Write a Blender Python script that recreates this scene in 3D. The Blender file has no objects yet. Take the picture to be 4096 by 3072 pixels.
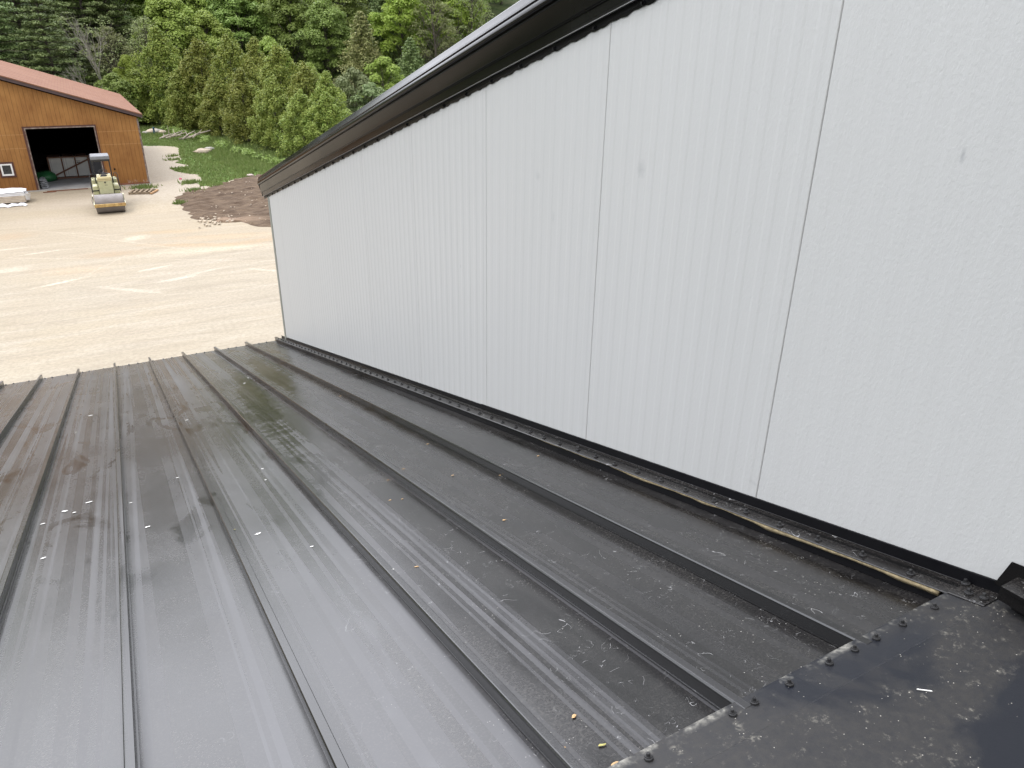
import bpy, math, random
import numpy as np
from mathutils import Vector, Matrix

# ------------------------------------------------------------------ camera, world, sun, exposure
SC = bpy.context.scene
COL = SC.collection
ZC = 7.5                                   # camera height above the yard
cam_d = bpy.data.cameras.new('camera'); cam = bpy.data.objects.new('camera', cam_d); COL.objects.link(cam)
cam_d.sensor_width = 36.0; cam_d.lens = 26.04; cam_d.clip_start = 0.02; cam_d.clip_end = 2000
right = Vector((0.87439824, -0.48506136, 0.01196638))
down = Vector((-0.1924075, -0.36927374, -0.90918439))
fwd = Vector((0.44542909, 0.79268681, -0.41622175))
m = Matrix.Identity(4)
for i in range(3):
    m[i][0] = right[i]; m[i][1] = -down[i]; m[i][2] = -fwd[i]
m[0][3], m[1][3], m[2][3] = 0, 0, ZC
cam.matrix_world = m
SC.camera = cam

SUN_EL, SUN_AZ = math.radians(58), math.radians(235)     # azimuth clockwise from +y
world = bpy.data.worlds.new('World'); SC.world = world; world.use_nodes = True
wn = world.node_tree; wn.nodes.clear()
sky = wn.nodes.new('ShaderNodeTexSky'); sky.sky_type = 'NISHITA'; sky.sun_disc = False
sky.sun_elevation = SUN_EL; sky.sun_rotation = SUN_AZ; sky.dust_density = 3.0; sky.air_density = 1.0; sky.altitude = 200
tcw = wn.nodes.new('ShaderNodeTexCoord')
cl = wn.nodes.new('ShaderNodeTexNoise'); cl.inputs['Scale'].default_value = 2.2; cl.inputs['Detail'].default_value = 5
mp = wn.nodes.new('ShaderNodeMapping'); mp.inputs['Scale'].default_value = (1, 1, 2.5)
wn.links.new(tcw.outputs['Generated'], mp.inputs[0]); wn.links.new(mp.outputs[0], cl.inputs['Vector'])
rp = wn.nodes.new('ShaderNodeValToRGB')
rp.color_ramp.elements[0].position = .3; rp.color_ramp.elements[0].color = (6.6, 6.8, 7.3, 1)
rp.color_ramp.elements[1].position = .7; rp.color_ramp.elements[1].color = (10.5, 10.4, 10.8, 1)
wn.links.new(cl.outputs['Fac'], rp.inputs[0])
mx = wn.nodes.new('ShaderNodeMix'); mx.data_type = 'RGBA'; mx.inputs[0].default_value = .82   # overcast layer over the blue
wn.links.new(sky.outputs[0], mx.inputs[6]); wn.links.new(rp.outputs[0], mx.inputs[7])
sxyz = wn.nodes.new('ShaderNodeSeparateXYZ'); wn.links.new(tcw.outputs['Generated'], sxyz.inputs[0])
mr = wn.nodes.new('ShaderNodeMapRange'); wn.links.new(sxyz.outputs[2], mr.inputs[0])
for i_, q_ in enumerate((0., .9, .80, 1.30)): mr.inputs[i_ + 1].default_value = q_
dt = wn.nodes.new('ShaderNodeVectorMath'); dt.operation = 'DOT_PRODUCT'; wn.links.new(tcw.outputs['Generated'], dt.inputs[0])
dt.inputs[1].default_value = (-.13, .76, .64)              # thinner, brighter cloud ahead of the camera
mr2 = wn.nodes.new('ShaderNodeMapRange'); mr2.interpolation_type = 'SMOOTHSTEP'; wn.links.new(dt.outputs['Value'], mr2.inputs[0])
for i_, q_ in enumerate((.35, 1., 1., 4.0)): mr2.inputs[i_ + 1].default_value = q_
mm = wn.nodes.new('ShaderNodeMath'); mm.operation = 'MULTIPLY'; wn.links.new(mr.outputs[0], mm.inputs[0]); wn.links.new(mr2.outputs[0], mm.inputs[1])
ml = wn.nodes.new('ShaderNodeVectorMath'); ml.operation = 'SCALE'; wn.links.new(mx.outputs[2], ml.inputs[0]); wn.links.new(mm.outputs[0], ml.inputs['Scale'])
bg = wn.nodes.new('ShaderNodeBackground'); bg.inputs['Strength'].default_value = 0.15
wn.links.new(ml.outputs[0], bg.inputs['Color'])
wo = wn.nodes.new('ShaderNodeOutputWorld'); wn.links.new(bg.outputs[0], wo.inputs[0])

sd = bpy.data.lights.new('sun', 'SUN'); sd.energy = 1.3; sd.angle = math.radians(14); sd.color = (1.0, .95, .88)
sun = bpy.data.objects.new('sun', sd); COL.objects.link(sun)
sv = Vector((math.sin(SUN_AZ) * math.cos(SUN_EL), math.cos(SUN_AZ) * math.cos(SUN_EL), math.sin(SUN_EL)))
sun.rotation_euler = (-sv).to_track_quat('-Z', 'Y').to_euler(); sun.location = (0, 0, 60)

SC.view_settings.view_transform = 'Standard'; SC.view_settings.look = 'None'
SC.view_settings.exposure = 0.0; SC.view_settings.gamma = 1
SC.view_settings.use_curve_mapping = False
SC.render.engine = 'CYCLES'

# ------------------------------------------------------------------ material helpers
class NT:
    def __init__(s, name):
        s.m = bpy.data.materials.new(name); s.m.use_nodes = True
        s.t = s.m.node_tree; s.t.nodes.clear()
        s.out = s.n('OutputMaterial'); s.b = s.n('BsdfPrincipled'); s.l(s.b.outputs[0], s.out.inputs[0])
        s.geo = s.n('NewGeometry')
    def n(s, k): return s.t.nodes.new('ShaderNode' + k)
    def l(s, a, b): s.t.links.new(a, b)
    def put(s, v, sock):
        if v is None: return
        if hasattr(v, 'links') or isinstance(v, bpy.types.NodeSocket): s.l(v, sock)
        elif isinstance(v, (tuple, list)) and len(v) == 3 and sock.type == 'RGBA': sock.default_value = (*v, 1)
        else: sock.default_value = v
    def pos(s, scale=(1, 1, 1), rot=0, loc=(0, 0, 0)):
        p = s.n('Mapping'); s.l(s.geo.outputs['Position'], p.inputs[0])
        p.inputs['Scale'].default_value = scale; p.inputs['Rotation'].default_value = (0, 0, rot); p.inputs['Location'].default_value = loc
        return p.outputs[0]
    def objpos(s, scale=(1, 1, 1)):
        t = s.n('TexCoord'); p = s.n('Mapping'); s.l(t.outputs['Object'], p.inputs[0]); p.inputs['Scale'].default_value = scale
        return p.outputs[0]
    def noise(s, vec, scale=5, detail=3, rough=.5, dist=0, col=False):
        t = s.n('TexNoise'); s.l(vec, t.inputs['Vector']); t.inputs['Scale'].default_value = scale
        t.inputs['Detail'].default_value = detail; t.inputs['Roughness'].default_value = rough; t.inputs['Distortion'].default_value = dist
        return t.outputs['Color' if col else 'Fac']
    def ramp(s, f, *st, interp='LINEAR'):
        r = s.n('ValToRGB'); s.l(f, r.inputs[0]); e = r.color_ramp.elements; r.color_ramp.interpolation = interp
        while len(e) < len(st): e.new(.5)
        for q, (p, c) in zip(e, st):
            q.position = p; q.color = (c, c, c, 1) if isinstance(c, (int, float)) else (*c, 1)
        return r.outputs[0]
    def mix(s, f, a, b, mode='MIX'):
        x = s.n('Mix'); x.data_type = 'RGBA'; x.blend_type = mode
        s.put(f, x.inputs[0]); s.put(a, x.inputs[6]); s.put(b, x.inputs[7]); return x.outputs[2]
    def math(s, op, a, b=0.0, c=None):
        x = s.n('Math'); x.operation = op; s.put(a, x.inputs[0]); s.put(b, x.inputs[1])
        if c is not None: s.put(c, x.inputs[2])
        return x.outputs[0]
    def maprange(s, v, a, b, c=0., d=1.):
        x = s.n('MapRange'); s.put(v, x.inputs[0])
        for i, q in enumerate((a, b, c, d)): x.inputs[i + 1].default_value = q
        return x.outputs[0]
    def xyz(s, vec=None):
        x = s.n('SeparateXYZ'); s.l(vec or s.geo.outputs['Position'], x.inputs[0]); return x.outputs
    def bump(s, h, strength=.3, dist=.01, prev=None):
        x = s.n('Bump'); s.l(h, x.inputs['Height']); x.inputs['Strength'].default_value = strength; x.inputs['Distance'].default_value = dist
        if prev is not None: s.l(prev, x.inputs['Normal'])
        return x.outputs[0]
    def patch(s, cx, cy, rx, ry, rot=0., soft=.55, dist=.5, dscale=1.2):
        """soft irregular patch at a place on the ground (stain / worn area)"""
        v = s.n('VectorMath'); v.operation = 'SUBTRACT'; s.l(s.geo.outputs['Position'], v.inputs[0]); v.inputs[1].default_value = (cx, cy, 0)
        r = s.n('VectorRotate'); r.rotation_type = 'Z_AXIS'; s.l(v.outputs[0], r.inputs[0]); r.inputs['Angle'].default_value = -rot
        o = s.xyz(r.outputs[0])
        a = s.math('POWER', s.math('DIVIDE', o[0], rx), 2.); b = s.math('POWER', s.math('DIVIDE', o[1], ry), 2.)
        d = s.math('SQRT', s.math('ADD', a, b))
        nz = s.math('MULTIPLY', s.math('SUBTRACT', s.noise(s.geo.outputs['Position'], dscale * 2.2, 6, .72), .5), dist * 4.2)
        return s.maprange(s.math('ADD', d, nz), 1 + soft, 1 - soft)
    def fin(s, col=None, rough=None, metal=None, spec=None, normal=None, **kw):
        if col is not None: s.put(col, s.b.inputs['Base Color'])
        if rough is not None: s.put(rough, s.b.inputs['Roughness'])
        if metal is not None: s.put(metal, s.b.inputs['Metallic'])
        if spec is not None: s.put(spec, s.b.inputs['Specular IOR Level'])
        if normal is not None: s.l(normal, s.b.inputs['Normal'])
        for k, v in kw.items(): s.put(v, s.b.inputs[k])
        return s.m

def worn(name, c, c2=None, rough=.6, scale=6, spec=.4, bump=.15, metal=0.):
    t = NT(name); p = t.objpos()
    c2 = c2 or tuple(x * .7 for x in c)
    n1 = t.noise(p, scale, 5, .6); n2 = t.noise(p, scale * 9, 3)
    col = t.mix(t.ramp(n1, (.35, 0.), (.65, 1.)), c, c2)
    return t.fin(col, t.maprange(n1, .3, .7, rough - .1, rough + .1), metal, spec, t.bump(n2, bump, .01))

# ------------------------------------------------------------------ mesh helpers
class MB:
    def __init__(s): s.v = []; s.f = []
    def add(s, vs, fs):
        o = len(s.v); s.v += [tuple(x) for x in vs]; s.f += [tuple(i + o for i in f) for f in fs]; return s
    def box(s, x0, x1, y0, y1, z0, z1):
        return s.add([(x0, y0, z0), (x1, y0, z0), (x1, y1, z0), (x0, y1, z0), (x0, y0, z1), (x1, y0, z1), (x1, y1, z1), (x0, y1, z1)],
                     [(0, 3, 2, 1), (4, 5, 6, 7), (0, 1, 5, 4), (1, 2, 6, 5), (2, 3, 7, 6), (3, 0, 4, 7)])
    def rbox(s, c, size, rz=0., rx=0., ry=0., taper=1.):
        M = Matrix.Rotation(rz, 3, 'Z') @ Matrix.Rotation(ry, 3, 'Y') @ Matrix.Rotation(rx, 3, 'X'); a, b, h = [q / 2 for q in size]; vs = []
        for z in (-h, h):
            k = taper if z > 0 else 1
            for x, y in ((-a, -b), (a, -b), (a, b), (-a, b)): vs.append(Vector(c) + M @ Vector((x * k, y * k, z)))
        return s.add(vs, [(0, 3, 2, 1), (4, 5, 6, 7), (0, 1, 5, 4), (1, 2, 6, 5), (2, 3, 7, 6), (3, 0, 4, 7)])
    def tube(s, pts, rads, seg=8, caps=True):
        pts = [Vector(p) for p in pts]
        if not isinstance(rads, (list, tuple)): rads = [rads] * len(pts)
        vs = []; fs = []
        for i, p in enumerate(pts):
            d = (pts[min(i + 1, len(pts) - 1)] - pts[max(i - 1, 0)]).normalized()
            a = d.orthogonal().normalized() if i == 0 else (a - d * a.dot(d)).normalized()
            b = d.cross(a)
            for k in range(seg):
                t = 2 * math.pi * k / seg; vs.append(p + (a * math.cos(t) + b * math.sin(t)) * rads[i])
        for i in range(len(pts) - 1):
            for k in range(seg): fs.append((i * seg + k, i * seg + (k + 1) % seg, (i + 1) * seg + (k + 1) % seg, (i + 1) * seg + k))
        if caps: fs.append(tuple(range(seg))[::-1]); fs.append(tuple((len(pts) - 1) * seg + k for k in range(seg)))
        return s.add(vs, fs)
    def loft(s, sections, closed=False, caps=False):
        n = len(sections[0]); vs = [p for sec in sections for p in sec]; fs = []
        for i in range(len(sections) - 1):
            for k in range(n if closed else n - 1): fs.append((i * n + k, i * n + (k + 1) % n, (i + 1) * n + (k + 1) % n, (i + 1) * n + k))
        if caps: fs.append(tuple(range(n))[::-1]); fs.append(tuple((len(sections) - 1) * n + k for k in range(n)))
        return s.add(vs, fs)
    def build(s, name, mat, parent=None, smooth=False, bevel=0., solid=0.):
        me = bpy.data.meshes.new(name); me.from_pydata(s.v, [], s.f); me.validate(); me.update()
        o = bpy.data.objects.new(name, me); COL.objects.link(o)
        if mat: me.materials.append(mat)
        if parent: o.parent = parent
        if smooth:
            for p in me.polygons: p.use_smooth = True
        if solid: q = o.modifiers.new('t', 'SOLIDIFY'); q.thickness = solid; q.offset = 0
        if bevel: q = o.modifiers.new('b', 'BEVEL'); q.width = bevel; q.segments = 2; q.limit_method = 'ANGLE'
        return o
def tag(o, label=None, cat=None, group=None, kind=None):
    for k, v in (('label', label), ('category', cat), ('group', group), ('kind', kind)):
        if v: o[k] = v
    return o
def empty(name, loc=(0, 0, 0), rz=0., label=None, cat=None, group=None):
    o = bpy.data.objects.new(name, None); COL.objects.link(o); o.location = loc; o.rotation_euler = (0, 0, rz)
    o.empty_display_size = .2
    return tag(o, label, cat, group)
def kids(o): return list(o.children)
def copy_tree(o, parent=None):
    c = o.copy(); COL.objects.link(c); c.parent = parent
    for ch in CH.get(o.name, []): 
        q = ch.copy(); COL.objects.link(q); q.parent = c
    return c
CH = {}
def np_mesh(name, V, nside, mat, parent=None):
    """V: (n*nside,3) array of separate polygons"""
    n = len(V) // nside
    me = bpy.data.meshes.new(name); me.vertices.add(len(V)); me.vertices.foreach_set('co', np.ascontiguousarray(V, dtype=np.float32).ravel())
    me.loops.add(len(V)); me.loops.foreach_set('vertex_index', np.arange(len(V), dtype=np.int32))
    me.polygons.add(n); me.polygons.foreach_set('loop_start', np.arange(0, len(V), nside, dtype=np.int32))
    me.update(calc_edges=True); me.materials.append(mat)
    o = bpy.data.objects.new(name, me); COL.objects.link(o)
    if parent: o.parent = parent
    return o

# ------------------------------------------------------------------ materials
def roof_metal(name, dusty=.5, ior=1.64, tint=(.0045, .0042, .0042)):
    t = NT(name); x, y, z = t.xyz()
    P = t.geo.outputs['Position']
    st = t.noise(t.pos((7.5, .03, .03)), 1., 1, .3)                                    # rolled stripes along the pan, their paler reflection painted in below
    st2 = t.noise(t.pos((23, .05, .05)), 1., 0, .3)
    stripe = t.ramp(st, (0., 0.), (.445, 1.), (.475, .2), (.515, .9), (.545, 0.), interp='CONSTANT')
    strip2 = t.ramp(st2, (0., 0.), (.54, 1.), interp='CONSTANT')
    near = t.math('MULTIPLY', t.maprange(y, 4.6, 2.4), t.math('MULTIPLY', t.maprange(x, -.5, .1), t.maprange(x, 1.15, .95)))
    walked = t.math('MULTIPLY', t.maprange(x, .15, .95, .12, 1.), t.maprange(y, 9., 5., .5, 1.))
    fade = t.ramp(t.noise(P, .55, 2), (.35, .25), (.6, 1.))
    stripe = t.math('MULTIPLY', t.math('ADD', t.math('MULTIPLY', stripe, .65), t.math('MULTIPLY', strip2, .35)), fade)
    big = t.noise(t.pos((1.6, .7, .7)), 1.7, 6, .62, .4)
    film = t.ramp(big, (.33, .15), (.70, 1.))                                           # film of dust, worn away in swipes
    swipe = t.noise(t.pos((3.2, 1.1, 1.1), .5), 1.4, 4, .55, 1.2)
    wiped = t.ramp(swipe, (.58, 0.), (.66, .7))
    for (cx_, cy_, rx_, ry_, ro_) in ((.80, 5.4, .09, 1.5, -.06), (1.17, 6.9, .09, 1.3, -.03)):
        wiped = t.math('MAXIMUM', wiped, t.patch(cx_, cy_, rx_, ry_, ro_, .3, .8, 4.5))       # rain-wet swipes
    film = t.math('MULTIPLY', film, t.math('SUBTRACT', 1., t.math('MULTIPLY', wiped, .8)))
    nz_ = t.xyz(t.geo.outputs['True Normal'])[2]; settle = t.maprange(t.math('ABSOLUTE', nz_), .55, .9)   # dust settles on level metal only
    film = t.math('MULTIPLY', film, settle)
    sp = t.n('TexVoronoi'); t.l(P, sp.inputs['Vector']); sp.inputs['Scale'].default_value = 75
    spk = t.math('MULTIPLY', t.math('LESS_THAN', sp.outputs['Distance'], .10), t.math('GREATER_THAN', t.noise(P, 4.5, 4, .7), .56))
    # fine curly scratches
    def scr(scale, w, d, seed):
        n1 = t.noise(t.pos((1, 1, 1), seed), scale, 1, .4, d)
        line = t.math('LESS_THAN', t.math('ABSOLUTE', t.math('SUBTRACT', n1, .5)), w)
        mk = t.math('GREATER_THAN', t.noise(t.pos((1, 1, 1), seed + 1, (seed, 2, 1)), scale * 1.3, 2, .5), .61)
        mk2 = t.math('GREATER_THAN', t.noise(t.pos((1, 1, 1), 0, (3, seed, 1)), 1.6, 2, .5), .47)
        return t.math('MULTIPLY', t.math('MULTIPLY', line, mk), mk2)
    sc = t.math('MAXIMUM', scr(9, .0030, 1.5, .3), scr(19, .0048, 2.4, 2.1))
    fine = t.noise(P, 160, 3, .7)
    base = t.mix(t.math('MULTIPLY', film, .50 * dusty), tint, (.021, .0195, .0190))
    base = t.mix(t.math('MULTIPLY', t.math('MULTIPLY', t.ramp(fine, (.5, 0.), (.75, 1.)), film), .22 * dusty), base, (.30, .28, .25))
    base = t.mix(t.math('MULTIPLY', t.math('MULTIPLY', stripe, settle), t.maprange(near, 0, 1, .35, .8)), base, t.mix(near, (.034, .034, .036), (.062, .062, .066)))  # stripe reflection put into the base colour as a lighter tone
    base = t.mix(t.math('MULTIPLY', t.math('MULTIPLY', t.math('MULTIPLY', sc, settle), walked), .55 * dusty), base, (.38, .38, .38))
    base = t.mix(t.math('MULTIPLY', t.math('MULTIPLY', t.math('MULTIPLY', spk, settle), walked), .7 * dusty), base, (.5, .48, .44))
    r = t.maprange(stripe, 0, 1, .25, .35)
    r = t.math('ADD', r, t.math('MULTIPLY', t.math('SUBTRACT', film, .4), .06))
    r = t.math('ADD', r, t.math('MULTIPLY', t.math('SUBTRACT', fine, .5), .08))
    r = t.math('SUBTRACT', r, t.math('MULTIPLY', wiped, .06))
    wob = t.noise(t.pos((1.3, .55, .55)), 2.2, 2, .5)
    b1 = t.bump(wob, .18, .02)
    b2 = t.bump(fine, .05, .002, b1)
    return t.fin(base, r, 0., .5, b2, **{'IOR': ior})
M = {}
M['roof'] = roof_metal('dusty_dark_roof_metal', 1.0)
M['rib'] = roof_metal('seam_metal', .3, 1.62, (.002, .002, .002))
M['cap'] = roof_metal('ridge_metal', 1.0, tint=(.018, .020, .025))
def cap_metal():
    t = NT('dried_puddle_ridge_metal'); P = t.geo.outputs['Position']
    edge = t.noise(P, 2.4, 4, .55, .5)
    dirt = t.ramp(edge, (.47, 0.), (.56, 1.))
    grain = t.noise(P, 55, 6, .75); spots = t.noise(P, 24, 5, .75)
    flecks = t.math('MULTIPLY', t.ramp(spots, (.54, 0.), (.72, 1.)), t.ramp(grain, (.50, 0.), (.64, 1.)))
    base = t.mix(t.math('MULTIPLY', dirt, t.maprange(grain, .3, .7, .35, 1.)), (.009, .0105, .015), (.030, .0285, .0265))
    base = t.mix(t.math('MULTIPLY', t.math('MULTIPLY', flecks, dirt), .8), base, (.30, .285, .24))
    sp = t.n('TexVoronoi'); t.l(P, sp.inputs['Vector']); sp.inputs['Scale'].default_value = 60
    spk = t.math('MULTIPLY', t.math('LESS_THAN', sp.outputs['Distance'], .07), t.math('GREATER_THAN', spots, .5))
    base = t.mix(t.math('MULTIPLY', spk, .7), base, (.5, .48, .42))
    r = t.math('ADD', t.maprange(dirt, 0, 1, .33, .55), t.math('MULTIPLY', t.math('SUBTRACT', grain, .5), .2))
    yy_ = t.xyz()[1]
    rim = t.math('MULTIPLY', t.math('MULTIPLY', t.maprange(yy_, .742, .758), t.ramp(t.noise(P, 9, 4, .7), (.48, 0.), (.62, 1.))), t.ramp(grain, (.40, .2), (.6, 1.)))
    base = t.mix(t.math('MULTIPLY', rim, .8), base, (.34, .33, .29))
    return t.fin(base, r, 0., .5, t.bump(grain, .12, .004, t.bump(t.noise(P, 3, 2), .2, .02)), IOR=1.42)
M['cap'] = cap_metal()
M['black'] = worn('black_trim_metal', (.004, .004, .005), (.006, .006, .007), .35, 3, .12, .0)
M['flash'] = roof_metal('flashing_metal', 1.2, 1.38, tint=(.005, .0045, .0045))
M['trim'] = worn('smooth_brown_black_trim', (.004, .0036, .0035), (.005, .0046, .0044), .20, .6, .11, .0)
M['screw'] = worn('painted_screw', (.012, .012, .013), (.03, .03, .03), .35, 40)
M['washer'] = worn('rubber_washer', (.02, .02, .021), None, .7, 40)
M['foam'] = worn('cream_closure_foam', (.40, .33, .20), (.22, .18, .11), .85, 60, .2, .4)
M['silver'] = worn('galvanised_strip', (.20, .20, .205), (.15, .15, .155), .35, 5, .6, .03, .5)
M['cornertrim'] = worn('grey_corner_trim', (.20, .21, .18), (.17, .18, .16), .5, 4)
def wallmat():
    t = NT('embossed_white_panel'); P = t.geo.outputs['Position']
    v = t.n('TexVoronoi'); t.l(t.pos((1, 1, .6)), v.inputs['Vector']); v.inputs['Scale'].default_value = 125; v.feature = 'SMOOTH_F1'
    n1 = t.noise(t.pos((1, 1, .55)), 150, 4, .65, .6)
    n0 = t.noise(t.pos((1, 1, .25)), 1.3, 4, .6)
    col = t.mix(t.ramp(n0, (.3, 0.), (.7, 1.)), (.440, .449, .444), (.424, .433, .429))
    stv = t.noise(t.pos((1, 5.2, .06)), 2., 3, .6)
    col = t.mix(t.math('MULTIPLY', t.ramp(stv, (.45, 0.), (.75, 1.)), .06), col, (.47, .48, .485))
    for (yy, zz, ry, rz, a) in ((2.232, ZC - .411, .022, .03, .30), (2.97, ZC - .542, .02, .02, .2), (1.055, ZC - .221, .006, .02, .5), (2.827, ZC - .704, .012, .03, .15), (1.48, ZC - 1.356, .03, .008, .18), (3.814, ZC - 1.174, .008, .012, .3)):
        s = t.n('VectorMath'); s.operation = 'SUBTRACT'; t.l(P, s.inputs[0]); s.inputs[1].default_value = (1.79, yy, zz)
        o = t.xyz(s.outputs[0]); d = t.math('SQRT', t.math('ADD', t.math('POWER', t.math('DIVIDE', o[1], ry), 2.), t.math('POWER', t.math('DIVIDE', o[2], rz), 2.)))
        nz = t.math('MULTIPLY', t.noise(P, 60, 3), 1.2)
        col = t.mix(t.math('MULTIPLY', t.maprange(t.math('ADD', d, nz), 1.9, .6), a), col, (.20, .21, .22))
    h = t.math('ADD', t.math('MULTIPLY', v.outputs['Distance'], .4), n1)
    return t.fin(col, .42, 0., .45, t.bump(h, .40, .0022))
M['wall'] = wallmat()
M['gap'] = worn('panel_joint_shadow_gap', (.03, .03, .03))
def siding():
    t = NT('stained_grooved_plywood_siding'); x, y, z = t.xyz()
    gx = t.math('ABSOLUTE', t.math('SUBTRACT', t.math('FRACT', t.math('DIVIDE', t.math('ADD', x, 20.), .203)), .5))
    groove = t.math('GREATER_THAN', gx, .455)
    grain = t.noise(t.pos((9, 9, .8)), 2.5, 5, .65); blot = t.noise(t.pos((.8, .8, .55)), 1.4, 5, .6); fl = t.noise(t.pos((6, 6, 1.6)), 5, 4, .7)
    col = t.mix(t.ramp(blot, (.35, 0.), (.68, 1.)), (.35, .175, .055), (.225, .100, .030))
    col = t.mix(t.math('MULTIPLY', t.ramp(grain, (.4, 0.), (.7, 1.)), .45), col, (.40, .21, .075))
    col = t.mix(t.math('MULTIPLY', t.ramp(fl, (.66, 0.), (.72, 1.)), .5), col, (.52, .34, .17))
    col = t.mix(t.maprange(z, 2.2, .3, 0., .5), col, (.20, .078, .018))       # older, redder stain on the lower boards
    for zz in (2.24, 2.92):
        col = t.mix(t.math('MULTIPLY', t.math('LESS_THAN', t.math('ABSOLUTE', t.math('SUBTRACT', z, zz)), .018), .55), col, (.42, .24, .10))
    peel = t.math('MULTIPLY', t.maprange(z, .34, .08), t.ramp(t.noise(t.pos((1, 1, .7)), 3.2, 5, .7), (.5, 0.), (.6, 1.)))
    peel = t.math('MULTIPLY', peel, t.maprange(x, .3, 1.2))
    col = t.mix(peel, col, (.60, .52, .48))
    col = t.mix(t.math('MULTIPLY', groove, t.ramp(t.noise(t.pos((3, 3, .7)), 2, 3), (.3, .35), (.6, .9))), col, (.13, .055, .018))
    return t.fin(col, .75, 0., .25, t.bump(t.math('SUBTRACT', grain, t.math('MULTIPLY', groove, 2.)), .35, .01))
M['siding'] = siding()
def shingles():
    t = NT('red_brown_asphalt_shingles')
    x, y, z = t.xyz(); cmb = t.n('CombineXYZ'); t.l(y, cmb.inputs[0]); t.l(x, cmb.inputs[1])
    br = t.n('TexBrick'); t.l(cmb.outputs[0], br.inputs['Vector']); br.inputs['Scale'].default_value = 1.
    br.inputs['Brick Width'].default_value = .30; br.inputs['Row Height'].default_value = .145; br.inputs['Mortar Size'].default_value = .012; br.inputs['Mortar Smooth'].default_value = .3
    br.inputs['Color1'].default_value = (.215, .108, .065, 1); br.inputs['Color2'].default_value = (.18, .090, .055, 1); br.inputs['Mortar'].default_value = (.17, .07, .05, 1)
    n = t.noise(t.geo.outputs['Position'], .8, 4); col = t.mix(t.math('MULTIPLY', t.ramp(n, (.4, 0.), (.65, 1.)), .4), br.outputs[0], (.25, .135, .085))
    return t.fin(col, .9, 0., .2, t.bump(t.noise(t.geo.outputs['Position'], 60, 2), .3, .01))
M['shingle'] = shingles()
M['fascia'] = worn('purple_brown_fascia', (.085, .055, .055), (.065, .045, .045), .6, 3)
M['weathered'] = worn('weathered_grey_trim', (.30, .26, .23), (.13, .085, .065), .8, 5, .2, .3)
M['browntrim'] = worn('dark_brown_trim', (.10, .042, .030), (.07, .03, .022), .7, 4)
M['white'] = worn('white_vinyl', (.78, .78, .76), (.70, .70, .68), .4, 5, .4, .02)
M['screen'] = worn('dark_window_screen', (.035, .037, .036), (.05, .052, .05), .35, 3)
M['conc'] = worn('concrete', (.42, .41, .38), (.33, .32, .30), .85, 2, .3, .3)
M['slab'] = worn('smooth_shed_slab', (.34, .34, .35), (.25, .24, .23), .6, 1.2, .4, .1)
M['inside'] = worn('shade_black_interior', (.020, .017, .014), (.012, .011, .01), .95, 3, .1)  # near-black colour stands in for the unlit barn interior
M['crate'] = worn('crate_lumber', (.20, .11, .075), (.14, .08, .055), .8, 6, .2, .2)
M['panelw'] = worn('white_crated_panel', (.60, .60, .56), (.50, .50, .47), .45, 1.5, .4, .02)
M['panelg'] = worn('grey_crated_panel', (.18, .18, .19), (.15, .15, .16), .4, 1.5)
M['ink'] = worn('dark_stencil', (.03, .03, .03))
M['plastic'] = worn('grey_plastic_wrap', (.42, .43, .44), (.25, .26, .27), .3, 9, .6, .4)
M['green'] = worn('green_tarpaulin', (.03, .16, .05), (.015, .08, .03), .5, 4, .4, .3)
M['board'] = worn('pale_lumber', (.60, .52, .42), (.46, .38, .30), .75, 3, .2, .2)
M['wrap'] = worn('white_lumber_wrap', (.80, .80, .80), (.68, .68, .70), .45, 3, .4, .2)
M['rust'] = worn('rusty_bar', (.24, .10, .055), (.15, .06, .035), .8, 8)
M['pallet'] = worn('weathered_pallet_wood', (.30, .235, .16), (.20, .155, .11), .85, 7, .2, .4)
M['palletnew'] = worn('fresh_orange_board', (.42, .25, .12), (.34, .20, .10), .8, 7)
M['cream'] = worn('faded_cream_paint', (.60, .53, .30), (.52, .45, .25), .5, 4, .4, .1)
M['sage'] = worn('faded_yellow_green_paint', (.46, .45, .27), (.39, .385, .22), .5, 4, .4, .1)
M['pale'] = worn('sun_bleached_paint', (.72, .70, .55), (.62, .60, .44), .5, 6)
M['rustyellow'] = worn('rusty_yellow_bar_paint', (.58, .42, .16), (.30, .17, .07), .7, 5, .3, .3)
M['drum'] = worn('worn_steel_drum', (.235, .215, .205), (.19, .17, .16), .55, 3, .5, .2)
M['machine'] = worn('black_machine_paint', (.022, .022, .025), (.035, .034, .034), .5, 6)
M['canopy'] = worn('grey_canopy_plastic', (.19, .20, .215), (.15, .155, .165), .5, 4)
M['hose'] = worn('hydraulic_hose', (.02, .02, .02))
M['tyre'] = worn('tyre_rubber', (.025, .025, .025), None, .85, 8)
M['rock'] = worn('pale_fieldstone', (.50, .42, .32), (.36, .31, .25), .9, 5, .2, .6)
M['rockg'] = worn('grey_fieldstone', (.40, .38, .34), (.26, .25, .22), .9, 5, .2, .6)
M['pink'] = worn('pale_pink_stone', (.60, .50, .47), None, .9, 5)
M['flag'] = worn('pink_marking_paint', (.80, .10, .22), None, .6, 5)
M['blue'] = worn('blue_steel_post', (.03, .09, .16), None, .5, 5)
M['deadwood'] = worn('bleached_dead_wood', (.42, .37, .31), (.26, .22, .18), .9, 6, .2, .4)
M['dropping'] = worn('white_dried_fleck', (.75, .75, .72), (.60, .60, .56), .8, 30)
M['leafdry'] = worn('dry_tan_leaf', (.48, .33, .17), (.36, .22, .10), .7, 60)
M['leafyel'] = worn('yellow_green_leaf', (.30, .31, .11), (.36, .30, .09), .6, 60)
M['bark'] = worn('grey_bark', (.13, .115, .095), (.07, .06, .05), .9, 6, .2, .6)
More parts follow.
